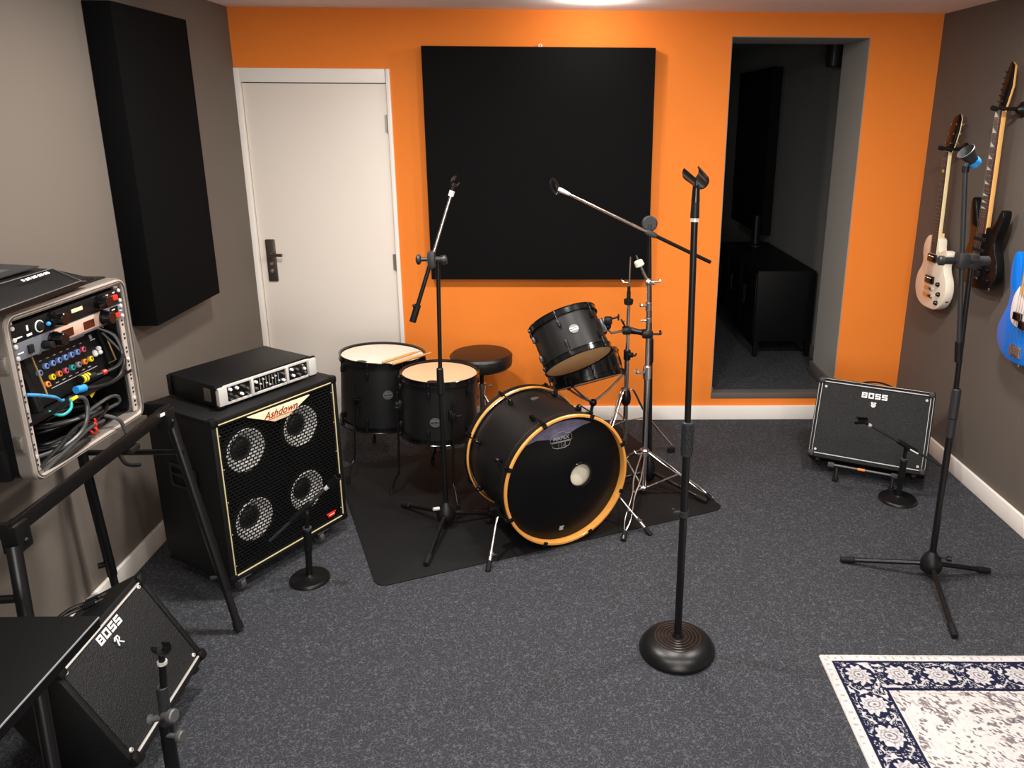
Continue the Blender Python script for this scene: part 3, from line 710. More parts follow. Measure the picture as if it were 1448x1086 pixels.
# snare drum on its stand, behind the rack tom
n4 = Vector((-.25, .36, .90)); m4 = axis_mtx((0.148, 3.80, 0.552), n4)
t4 = tom('snare_drum', 'shallow gloss black snare drum tilted behind and below the rack tom', 'drum', m4, .179, .128, shell='blackgloss', head='head_w', bottom='head_c', nl=8, a0=spin_for(m4) + .2)
sw = MB()
for k in range(9): sw.tube([m4.inverted() @ (m4 @ Vector((-.10, -.02 + .005 * k, -.1275))), Vector((.10, -.02 + .005 * k, -.1275))], .001, 5)
sw.build('snare_wires', M['chrome'], t4)
bot = m4 @ Vector((0, 0, -.145))
ss = thing('snare_stand', 'chrome snare stand cradling the tilted snare drum from below', 'stand', (bot.x, bot.y, 0))
loc = lambda p: Vector(p) - Vector((bot.x, bot.y, 0))
ctr = loc(bot - n4 * .085 + Vector((0, 0, -.01)))
MB().tube([(0, 0, .02), (0, 0, .22)], .011, 12).tube([(0, 0, .20), ctr], .009, 12).build('post', M['chrome'], ss)
MB().sphere(ctr, .020, n=14).build('tilt_joint', M['blackm'], ss)
MB().cyl((0, 0, .19), (0, 0, .225), .017, n=14).cyl((.01, 0, .21), (.04, -.01, .21), .004).box((.044, -.01, .21), (.006, .012, .026), bevel=.003).build('height_collar', M['blackm'], ss)
for k in range(3):
    e = loc(m4 @ Vector((.185 * math.cos(rad(30 + 120 * k)), .185 * math.sin(rad(30 + 120 * k)), -.140))); e2 = loc(m4 @ Vector((.195 * math.cos(rad(30 + 120 * k)), .195 * math.sin(rad(30 + 120 * k)), -.118)))
    ar = MB().tube([ctr, ctr.lerp(e, .5) + Vector((0, 0, -.008)), e, e2], .006, 10).build('basket_arm', M['chrome'], ss)
    MB().tube([e, e2 + (e2 - e) * .25], .0095, 10).build('rubber_tip', M['rubber'], ar)
    a = rad(100 + 120 * k); lg = MB().tube([(0, 0, .16), (.19 * math.cos(a), .19 * math.sin(a), .016)], .007, 8).build('leg', M['chrome'], ss)
    MB().sphere((.19 * math.cos(a), .19 * math.sin(a), .017), .012, n=12).build('rubber_foot', M['rubber'], lg)

# ------------------------------------------------------------------ cymbal stand
def wing(mb, c, d, s=1.0):
    c = Vector(c); d = Vector(d).normalized(); e = c + d * .028 * s
    mb.cyl(c, e, .004 * s, n=8); x = d.cross(Vector((0, 0, 1))).normalized()
    mb.tube([e - x * .014 * s + Vector((0, 0, .008 * s)), e, e + x * .014 * s + Vector((0, 0, .008 * s))], .004 * s, 8)
cs = thing('cymbal_stand', 'tall chrome cymbal stand with double-braced legs and tan felt, right of the bass drum', 'stand', (0.430, 3.358, 0))
MB().cyl((0, 0, .03), (0, 0, .63), .0135, n=20).build('lower_tube', M['chrome'], cs)
MB().cyl((0, 0, .60), (-.004, 0, .93), .0105, n=18).build('middle_tube', M['chrome'], cs)
MB().cyl((-.004, 0, .90), (-.008, 0, 1.035), .008, n=16).build('upper_tube', M['chrome'], cs)
cl = MB(); cl.cyl((0, 0, .585), (0, 0, .65), .019, n=18, bev=.004); wing(cl, (-.012, -.008, .62), (-1, -.25, 0), 1.4); cl.build('height_clamp', M['chrome'], cs)
cl = MB(); cl.cyl((-.004, 0, .905), (-.004, 0, .945), .015, n=18, bev=.004); wing(cl, (-.012, -.006, .93), (-1, -.3, 0), 1.1); cl.cyl((-.002, 0, .855), (-.002, 0, .872), .015, n=18).cyl((-.012, -.004, .863), (-.038, -.012, .863), .005); cl.build('height_clamp', M['chrome'], cs)
tl = MB(); tl.cyl((-.020, -.004, 1.035), (.018, .0, 1.035), .012, n=16).sphere((-.008, 0, 1.035), .018, n=14); wing(tl, (.012, 0, 1.035), (1, -.1, .1), 1.1)
tl.tube([(-.010, 0, 1.035), (-.030, 0, 1.075), (-.052, 0, 1.125), (-.066, 0, 1.155)], [.009, .007, .004, .004], 10)
to = tl.build('tilter', M['chrome'], cs)
dv = Vector((-.014, 0, .030)).normalized()
MB().cyl(Vector((-.046, 0, 1.106)), Vector((-.046, 0, 1.106)) + dv * .028, .021, .019, 20, .004).build('felt_washer', M['felt'], to)
for (fx, fy, br2) in ((0.298, 2.937, True), (0.754, 3.297, True), (0.285, 3.66, True)):
    p = Vector((fx - .430, fy - 3.358, .012)); h = Vector((p.x, p.y, 0)).normalized(); sd = Vector((-h.y, h.x, 0))
    top = h * .022 + Vector((0, 0, .225)); lg = MB()
    for s in (-1, 1):
        w = .016
        lg.tube([top + sd * s * .008, top.lerp(p, .30) + sd * s * w, top.lerp(p, .52) + sd * s * .006, top.lerp(p, .78) + sd * s * w * .8, top.lerp(p, .92) + sd * s * .002], .0042, 8, smooth=3)
    lg.tube([top.lerp(p, .90), p], .006, 10)
    mid = top.lerp(p, .46)
    lg.tube([h * .020 + Vector((0, 0, .045)), mid + Vector((0, 0, -.004))], .0055, 8)
    lo = lg.build('leg', M['chrome'], cs)
    MB().cyl(p + Vector((0, 0, -.010)) - h * .002, p + (top - p).normalized() * .042, .0125, .010, 14, .003).build('rubber_foot', M['rubber'], lo)
MB().cyl((0, 0, .03), (0, 0, .052), .022, n=18, bev=.004).build('foot_collar', M['chrome'], cs)
hb = MB(); hb.cyl((0, 0, .205), (0, 0, .24), .022, n=18, bev=.004); wing(hb, (-.012, -.012, .222), (-1, -.6, .1), 1.2); hb.build('leg_collar', M['chrome'], cs)
# black clamp that carries the tom, with its L-rod
mc = thing('tom_clamp', 'black multi-clamp joining the two stands and holding the rack tom', 'clamp', (0.430, 3.358, 0.80))
MB().box((-.006, -.002, 0), (.05, .05, .036), bevel=.010).tube([(0, 0, 0), (-.045, .02, .003), (-.088, .04, .006)], [.017, .013, .017], 12).box((-.096, .034, .006), (.040, .046, .034), bevel=.010).build('clamp_body', M['blackm'], mc)
wg = MB(); wing(wg, (.018, -.002, -.002), (1, 0, 0), 1.3); wing(wg, (-.10, .03, .02), (-.5, -.2, .9), 1.1); wg.build('wing_nut', M['blackm'], mc)
e0 = Vector((-.112, .030, 0.004)); e1 = Vector((-.165, .01, .0)); tb = (m3 @ (Matrix.Rotation(ab, 4, 'Z') @ Vector((0, -.178, -.075)))) - Vector((.43, 3.358, .80))
MB().tube([e0, e1, e1.lerp(tb, .45) + Vector((-.008, 0, 0)), tb + Vector((.004, -.004, .0))], .0055, 10).build('tom_arm', M['chrome'], mc)
MB().sphere(e1.lerp(tb, .62), .016, n=14).box(tb + Vector((.012, -.018, .012)), (.035, .03, .035), bevel=.008).cyl(tb + Vector((.02, -.02, .02)), tb + Vector((.052, -.028, .030)), .005).box(tb + Vector((.056, -.030, .030)), (.008, .012, .030), bevel=.004).build('ball_joint', M['blackm'], mc)

# ------------------------------------------------------------------ hi-hat stand
hh = thing('hi_hat_stand', 'slim chrome hi-hat stand with tall pull rod behind the cymbal stand', 'stand', (0.378, 3.772, 0))
MB().cyl((0, 0, .03), (0, 0, .56), .0125, n=18).build('lower_tube', M['chrome'], hh)
MB().cyl((0, 0, .54), (0, 0, .84), .0095, n=16).build('upper_tube', M['chrome'], hh)
MB().cyl((0, 0, .82), (.004, 0, 1.075), .0033, n=10).build('pull_rod', M['chrome'], hh)
hc = MB(); hc.cyl((0, 0, .545), (0, 0, .60), .018, n=16, bev=.004).box((.016, -.012, .575), (.03, .02, .025), bevel=.006); wing(hc, (.012, -.01, .575), (.8, -.6, 0), 1.1); hc.build('height_clamp', M['blackm'], hh)
MB().cyl((0, 0, .835), (0, 0, .862), .022, .024, 20, .003).cyl((0, 0, .862), (0, 0, .90), .010, n=14).cyl((0, 0, .895), (0, 0, .925), .008, n=12).build('seat_cup', M['rubber'], hh)
wg = MB(); wg.cyl((.001, 0, .938), (.001, 0, .952), .007, n=12); wing(wg, (-.004, 0, .945), (-1, -.2, .1), 1.1); wg.build('clutch_nut', M['chrome'], hh)
MB().lathe([(.0135, .30), (.024, .315), (.027, .34), (.022, .37), (.016, .385), (.0135, .385)], n=18).build('leg_hub', M['blackm'], hh)
for (fx, fy) in ((.636, 3.842), (.205, 3.565), (.30, 4.03)):
    p = Vector((fx - .378, fy - 3.772, .012)); h = Vector((p.x, p.y, 0)).normalized(); sd = Vector((-h.y, h.x, 0))
    lg = MB()
    for s in (-1, 1): lg.tube([h * .018 + sd * s * .006 + Vector((0, 0, .385)), h * .045 + sd * s * .008 + Vector((0, 0, .372)), p * .45 + sd * s * .008 + Vector((0, 0, .225)), p + sd * s * .004 + Vector((0, 0, .03))], .0048, 8, smooth=4)
    lg.tube([h * .015 + Vector((0, 0, .215)), p * .40 + Vector((0, 0, .215))], .004, 8)
    lo = lg.build('leg', M['chrome'], hh)
    MB().box(p + Vector((0, 0, .004)), (.022, .04, .028), Matrix.Rotation(math.atan2(h.y, h.x) - PI / 2, 3, 'Z'), bevel=.006).build('rubber_foot', M['rubber'], lo)

# ------------------------------------------------------------------ microphone stands
def mic_clip(parent, p, d, side, s=1.0, material='black', opening=None, along=None):
    """U-shaped clip at the end of a tube: p end point, d tube direction, side opening axis"""
    p = Vector(p); d = Vector(d).normalized(); side = Vector(side).normalized()
    ax = (d.cross(side)).normalized(); op = Vector(opening).normalized() if opening else d
    m = MB(); m.cyl(p - d * .012, p + d * .030 * s, .010 * s, .008 * s, 14)
    c = p + d * .046 * s
    body = m.build('mic_clip', M[material], parent)
    u = MB()
    a = side - op * side.dot(op); a.normalize(); ln = op.cross(a)
    if along: ln = Vector(along); ln = (ln - op * ln.dot(op)).normalized(); a = ln.cross(op)
    # tapered trough opening along op
    rows = []
    for t, R_ in ((-.030, .0145), (.034, .0185)):
        row = []
        for k in range(13):
            an = rad(-215 + 250 * k / 12)
            for rr in ((R_ + .0035) * s, R_ * s): row.append(u._v(c + ln * t * s + a * rr * math.cos(an) + op * rr * math.sin(an)))
        rows.append(row)
    A, B = rows
    for k in range(12):
        i = 2 * k
        for q in ((i, i + 2), (i + 3, i + 1)): u.bm.faces.new([A[q[0]], A[q[1]], B[q[1]], B[q[0]]])
        u.bm.faces.new([A[i], A[i + 1], A[i + 3], A[i + 2]]); u.bm.faces.new([B[i + 2], B[i + 3], B[i + 1], B[i]])
    for i in (0, 24): u.bm.faces.new([A[i], A[i + 1], B[i + 1], B[i]])
    u.build('clip_cradle', M[material], body)
    return body

def round_base(t, R_, h, dome=False):
    if dome:
        pr = [(0, .004), (R_ - .004, .0), (R_, .008), (R_ - .001, .016), (R_ * .90, .034), (R_ * .78, .046), (R_ * .62, .053)]
        return MB().lathe(pr + [(R_ * .60, .0535), (0, .058)], n=72).build('base', M['blackm'], t)
    return MB().lathe([(0, 0), (R_ - .002, 0), (R_, .003), (R_ - .001, h * .55), (R_ - .006, h), (R_ * .3, h + .003), (.016, h + .006), (.013, h + .012), (0, h + .012)], n=48).build('base', M['blackm'], t)

def tripod_legs(t, feet, hubz, base):
    for f in feet:
        p = Vector((f[0] - base[0], f[1] - base[1], .013)); h = Vector((p.x, p.y, 0)).normalized()
        a = h * .030 + Vector((0, 0, hubz))
        lo = MB().tube([a, p], .0095, 14).build('leg', M['blackm'], t)
        dd = (p - a).normalized()
        MB().cyl(p - dd * .050, p + dd * .006, .0128, .0120, 14, .003).build('rubber_foot', M['rubber'], lo)

def hub(t, s=1.0):
    MB().lathe([(0, .028), (.016, .028), (.036 * s, .036), (.042 * s, .052), (.040 * s, .072), (.030 * s, .096), (.018 * s, .112), (.014, .118), (0, .118)], n=28).build('leg_hub', M['black'], t)

# straight stand with round base, centre
c = (0.420, 2.235, 0)
sm_ = thing('microphone_stand', 'straight black microphone stand with grooved round base in the middle of the carpet', 'microphone stand', c)
rb = round_base(sm_, .128, .05, True)
gr = MB()
for R_, z in ((.076, .0545), (.064, .0556), (.052, .0566), (.040, .0574), (.028, .058)): gr.torus((0, 0, z), (0, 0, 1), R_, .0016, 56, 6)
gr.build('base_groove', M['bronze'], rb)
MB().cyl((0, 0, .055), (.0, .0, .07), .018, .014, 18).cyl((0, 0, .056), (0, .008, .80), .0125, n=20).build('lower_pole', M['blackm'], sm_)
MB().cyl((0, .008, .72), (-.010, .015, 1.45), .0100, n=18).build('upper_pole', M['blackm'], sm_)
gp = MB(); gp.cyl((0, .007, .715), (0, .008, .83), .0175, n=22, bev=.003)
for k in range(9):
    a0 = 2 * PI * k / 9
    for sg in (-1, 1):
        gp.tube([(.0190 * math.cos(a0 + sg * q * .28), .0075 + .0190 * math.sin(a0 + sg * q * .28), .722 + q * .0125) for q in range(9)], .0014, 5)
gp.build('grip_sleeve', M['clipgrey'], sm_)
MB().cyl((0, .003, .505), (0, .003, .525), .0155, n=18).box((-.024, -.002, .522), (.024, .010, .010), bevel=.003).tube([(-.03, -.002, .52), (-.036, -.004, .536)], .004, 8).build('cable_clip', M['clipgrey'], sm_)
MB().cyl((-.010, .015, 1.447), (-.010, .015, 1.458), .0125, n=18).build('thread_ring', M['silver'], sm_)
MB().cyl((-.010, .015, 1.458), (-.010, .015, 1.515), .0135, .0115, 16).build('clip_socket', M['black'], sm_)
mic_clip(sm_, (-.010, .015, 1.515), (0, 0, 1), (1, .25, 0), 1.25, 'blackgloss', (-.05, -.3, 1))

# tripod boom stand, right
c = (1.480, 2.650, 0)
rs = thing('microphone_stand', 'black tripod boom stand at right with a blue-lipped microphone holder on top', 'microphone stand', c)
hub(rs); tripod_legs(rs, ((1.174, 2.765), (1.729, 2.675), (1.395, 2.279)), .060, c)
wg = MB(); wg.cyl((.03, -.01, .095), (.055, -.018, .095), .004).cyl((.05, -.016, .095), (.066, -.022, .095), .010, n=12); wg.build('hub_knob', M['black'], rs)
def P(x, y, z): return Vector((x - c[0], y - c[1], z - c[2]))
MB().cyl((0, 0, .10), (-.004, 0, .70), .0125, n=18).build('lower_pole', M['blackm'], rs)
MB().cyl((-.004, 0, .66), P(1.455, 2.645, 1.262), .0095, n=16).build('upper_pole', M['blackm'], rs)
MB().cyl((-.004, 0, .672), (-.004, 0, .79), .0178, .0165, 18, .004).cyl((-.004, 0, .60), (-.004, 0, .672), .0155, n=16).build('height_clutch', M['clipgrey'], rs)
bt, bbm = P(1.372, 2.615, 1.565), P(1.437, 2.60, .915); ccl = bt.lerp(bbm, .455)
MB().tube([bt, bbm], .0085, 14).build('boom_arm', M['clipgrey'], rs)
MB().tube([bbm.lerp(bt, .10), bbm.lerp(bt, -.01)], .0135, 14).build('counterweight', M['black'], rs)
ck = MB(); pe = P(1.455, 2.645, 1.262)
ck.cyl(ccl + Vector((-.075, .0, .0)), pe + Vector((.05, 0, 0)), .0125, n=16).cyl(ccl + Vector((-.082, 0, 0)), ccl + Vector((-.060, 0, 0)), .017, n=16, bev=.004).box(ccl, (.042, .045, .055), bevel=.012).box(pe, (.042, .04, .05), bevel=.01).cyl(pe + Vector((.02, 0, 0)), pe + Vector((.062, 0, 0)), .017, n=16, bev=.004)
ck.build('boom_clutch', M['clipgrey'], rs)
MB().tube([bt, bt + Vector((0, 0, .02))], .0115, 14).build('thread_ring', M['black'], rs)
# cone shaped microphone holder with blue lip
hl = MB(); ax = Vector((-.62, -.10, .60)).normalized(); q0 = bt + Vector((.018, 0, .040))
X = Matrix.Translation(q0) @ frame_to(ax) @ Matrix.Scale(.78, 4)
hl.tube([bt + Vector((0, 0, .015)), bt + Vector((.006, 0, .045))], .0105, 12)
hl.lathe([(.017, -.018), (.022, -.016), (.024, .0), (.031, .028), (.038, .046), (.040, .052), (.037, .054), (.030, .040), (.018, .004), (.0, .0)], X, 28)
ho = hl.build('mic_holder', M['clipgrey'], rs)
MB().lathe([(.014, -.032), (.024, -.030), (.0275, -.020), (.0265, -.004), (.022, -.006), (.018, -.018), (.014, -.032)], X, 24).build('blue_lip', M['blue'], ho)['label'] = 'blue plastic lip'

# tripod boom stand on the drum mat, left
c = (-0.465, 3.072, MATZ)
ls = thing('microphone_stand', 'black boom stand standing on the drum mat in front of the smaller floor tom', 'microphone stand', c)
hub(ls); tripod_legs(ls, ((-0.688, 3.249), (-0.505, 2.755), (-0.245, 3.160)), .060, c)
MB().cyl((-.026, -.022, .097), (-.05, -.035, .100), .008, n=12).build('hub_knob', M['silver'], ls)
MB().cyl((0, 0, .10), (.0, 0, .70), .0115, n=18).build('lower_pole', M['blackm'], ls)
MB().cyl((0, 0, .66), P(-.455, 3.08, 1.175), .0085, n=16).build('upper_pole', M['blackm'], ls)
MB().cyl((0, 0, .615), (0, 0, .73), .0165, .0140, 18, .004).build('height_clutch', M['black'], ls)
bt, bbm = P(-.392, 3.06, 1.435), P(-.555, 3.02, .950)
ccl = bt.lerp(bbm, .50); pe = P(-.455, 3.08, 1.175)
MB().tube([bt, ccl], .0055, 12).build('boom_arm', M['chrome'], ls)
MB().tube([ccl, bbm], .0085, 12).build('boom_sleeve', M['blackm'], ls)
MB().tube([bbm.lerp(bt, .13), bbm.lerp(bt, -.01)], .0135, 14).sphere(bbm.lerp(bt, .125) + Vector((-.012, -.006, 0)), .008, n=10).build('counterweight', M['black'], ls)
MB().box(ccl, (.030, .045, .066), bevel=.010).cyl(ccl + Vector((-.052, -.004, 0)), ccl + Vector((-.012, 0, 0)), .008, n=12).sphere(ccl + Vector((-.05, -.004, 0)), .021, (.55, 1, 1), 16).cyl(ccl, pe + Vector((.03, .0, .01)), .0125, n=14).cyl(pe + Vector((.014, -.004, .008)), pe + Vector((.036, -.004, .012)), .019, n=16, bev=.004).build('boom_clutch', M['clipgrey'], ls)
MB().cyl(bt, bt + (bt - bbm).normalized() * .022, .0105, n=14).build('thread_ring', M['silver'], ls)
mic_clip(ls, bt + (bt - bbm).normalized() * .02, (bt - bbm), (1, 0, -.2), .8, 'black', (.9, -.1, .35))

# boom stand behind the bass drum
c = (0.471, 3.476, MATZ)
bs = thing('microphone_stand', 'black boom stand behind the cymbal stand, its boom pointing up to the left', 'microphone stand', c)
MB().lathe([(0, .02), (.020, .02), (.030, .04), (.030, .085), (.020, .135), (.0135, .15), (0, .15)], n=24).build('leg_hub', M['black'], bs)
tripod_legs(bs, ((0.714, 3.263), (.50, 3.79), (.19, 3.41)), .062, c)
MB().cyl((0, 0, .12), (-.015, 0, .68), .0115, n=18).build('lower_pole', M['blackm'], bs)
MB().cyl((-.0145, 0, .66), (-.041, -.02, 1.262), .0088, n=16).build('upper_pole', M['blackm'], bs)
MB().cyl((-.0145, 0, .62), (-.0155, 0, .74), .0165, .0145, 16, .004).build('height_clutch', M['black'], bs)
bt, bbm = P(.062, 3.30, 1.425), P(.719, 3.50, 1.098); ccl = bt.lerp(bbm, .565)
pe = Vector((-.041, -.02, 1.262))
MB().tube([bt, ccl], .0062, 12).build('boom_arm', M['chrome'], bs)
MB().tube([ccl.lerp(bt, .02), bbm], .0085, 12).build('boom_sleeve', M['blackm'], bs)
dcl = MB(); X = Matrix.Translation(pe + Vector((0, -.002, .012))) @ RX(90)
dcl.lathe([(0, -.010), (.032, -.010), (.035, -.004), (.035, .004), (.030, .008), (0, .008)], X, 28)
dcl.box(ccl, (.055, .026, .024), Matrix.Rotation(rad(26), 3, 'Y'), bevel=.008).cyl(pe + Vector((0, 0, -.03)), pe + Vector((0, 0, .01)), .013, n=14)
dcl.build('boom_clutch', M['clipgrey'], bs)
dd = (bt - bbm).normalized()
MB().tube([bt - dd * .01, bt + dd * .03, bt + dd * .045], [.0075, .0105, .008], 14).build('thread_ring', M['silver'], bs)
rn = MB(); cc_ = bt + dd * .062
pts = [cc_ + Vector((.012 * math.sin(2 * PI * k / 20) - .008 * math.cos(2 * PI * k / 20), 0.006 * math.sin(2 * PI * k / 20), .030 * math.cos(2 * PI * k / 20))) for k in range(20)]
rn.tube(pts, .0048, 8, closed=True, flat=1.6); rn.tube([bt + dd * .04, bt + dd * .054], .006, 10)
rn.build('clip_ring', M['blackgloss'], bs)

# short stands with small round bases
def short_stand(label, c, R_, pole_top, boom, collar, clip_side, opening, boom_r=.0065):
    t = thing('short_microphone_stand', label, 'microphone stand', c, group=None)
    round_base(t, R_, .014)
    b = [Vector(q) - Vector(c) for q in boom]; pt = Vector(pole_top) - Vector(c)
    MB().cyl((0, 0, .02), pt.lerp(Vector((0, 0, .02)), .35), .0125, n=16).build('lower_pole', M['blackm'], t)
    MB().cyl(pt.lerp(Vector((0, 0, .02)), .5), pt, .009, n=14).build('upper_pole', M['blackm'], t)
    MB().cyl(pt.lerp(Vector((0, 0, .02)), .62), pt.lerp(Vector((0, 0, .02)), .28), .0155, n=16, bev=.003).build('height_clutch', M['black'], t)
    MB().tube([pt.lerp(Vector((0, 0, .02)), .27), pt.lerp(Vector((0, 0, .02)), .255)], .016, 14).build('clutch_ring', M['plate'], t)
    dd = (b[0] - b[1]).normalized(); cr = b[1] + dd * (pt - b[1]).dot(dd)
    MB().tube([b[0], b[1]], boom_r, 12).build('boom_arm', M['clipgrey'], t)
    MB().tube([cr - dd * .045, cr + dd * .055], boom_r + .0055, 12).cyl(pt + Vector((0, .0, -.020)), cr, .012, n=14).sphere(pt + Vector((0, -.012, -.01)), .015, n=14).build('boom_clutch', M['black'], t)
    MB().cyl(b[0], b[0] + dd * .016, boom_r + .002, n=12).build('thread_ring', M['silver'], t)
    mic_clip(t, b[0] + dd * .014, dd, clip_side, .82, 'black', opening)
    return t
short_stand('short round-base boom stand in front of the four-speaker bass cabinet', (-0.944, 2.676, 0), .077, (-.930, 2.672, .300), ((-.842, 2.640, .405), (-1.050, 2.60, .215)), None, (0, 1, .3), (-.6, .4, .6), .0062)
rs2 = short_stand('short round-base boom stand in front of the wide amplifier at right', (1.631, 3.293, 0), .088, (1.635, 3.285, .285), ((1.452, 3.275, .385), (1.800, 3.262, .190)), None, (0, .4, 1), (-.6, -.2, .7), .0062)
MB().box((0, 0, 0), (.046, .001, .006)).build('maker_strip', M['wtext'], rs2).matrix_local = T(.028, -.0385, .2655) @ RY(29)

# stand in the foreground by the tilted amplifier
c = (-0.955, 1.600, 0)
fs = thing('short_microphone_stand', 'short black microphone stand at lower left, cut by the bottom edge of the photo', 'microphone stand', c)
round_base(fs, .080, .014)
MB().cyl((0, 0, .02), (.004, 0, .30), .0165, n=18).build('lower_pole', M['blackm'], fs)
MB().cyl((.004, 0, .28), (.010, 0, .41), .0135, n=18, bev=.002).build('height_clutch', M['clipgrey'], fs)
MB().cyl((.010, 0, .36), (.020, 0, .475), .0085, n=14).build('upper_pole', M['blackm'], fs)
MB().cyl((.020, 0, .474), (.0205, 0, .482), .0115, n=14).build('thread_ring', M['silver'], fs)
kb = MB(); kb.cyl((.008, -.012, .335), (.034, -.02, .340), .009, n=14).cyl((.026, -.018, .339), (.042, -.022, .342), .017, n=12, bev=.003)
kb.build('clamp_knob', M['plate'], fs); kb = MB(); kb.cyl((.008, -.01, .275), (.040, -.018, .278), .006, n=10).cyl((.038, -.017, .278), (.052, -.02, .279), .015, n=12, bev=.003)
kb.build('clamp_knob', M['plate'], fs); kb = MB(); kb.cyl((.0, -.006, .325), (-.026, -.010, .320), .008, n=12).cyl((-.020, -.009, .321), (-.032, -.011, .320), .013, n=12, bev=.003)
kb.build('clamp_knob', M['plate'], fs)
mic_clip(fs, (.0205, 0, .482), (.05, 0, 1), (.0, 1, 0), .80, 'black', (-.25, .30, .92), (.62, -.55, .45))

# ------------------------------------------------------------------ guitar amplifiers
def block_word(mb, word, w, h, X, t=.0012):
    """squared lettering made of bars (letters B, O, S)"""
    n = len(word); gap = w * .05; cw_ = (w - gap * (n - 1)) / n; s = h * .24
    for i, ch in enumerate(word):
        x0 = -w / 2 + i * (cw_ + gap); cx = x0 + cw_ / 2
        def bar(ax, az, bx, bz):
            mb.box(X @ Vector(((ax + bx) / 2, 0, (az + bz) / 2)), (abs(bx - ax), t, abs(bz - az)), X.to_3x3())
        x1 = x0 + cw_; vb = s * .95
        bar(x0, h / 2 - s, x1, h / 2); bar(x0, -h / 2, x1, -h / 2 + s)
        if ch in 'BO':
            bar(x0, -h / 2 + s, x0 + vb, h / 2 - s); bar(x1 - vb, -h / 2 + s, x1, h / 2 - s)
        if ch == 'B': bar(x0 + vb, -s * .35, x1 - vb, s * .35)
        if ch == 'S':
            bar(x0, -s * .45, x1, s * .45); bar(x0, s * .45, x0 + vb, h / 2 - s); bar(x1 - vb, -h / 2 + s, x1, -s * .45)

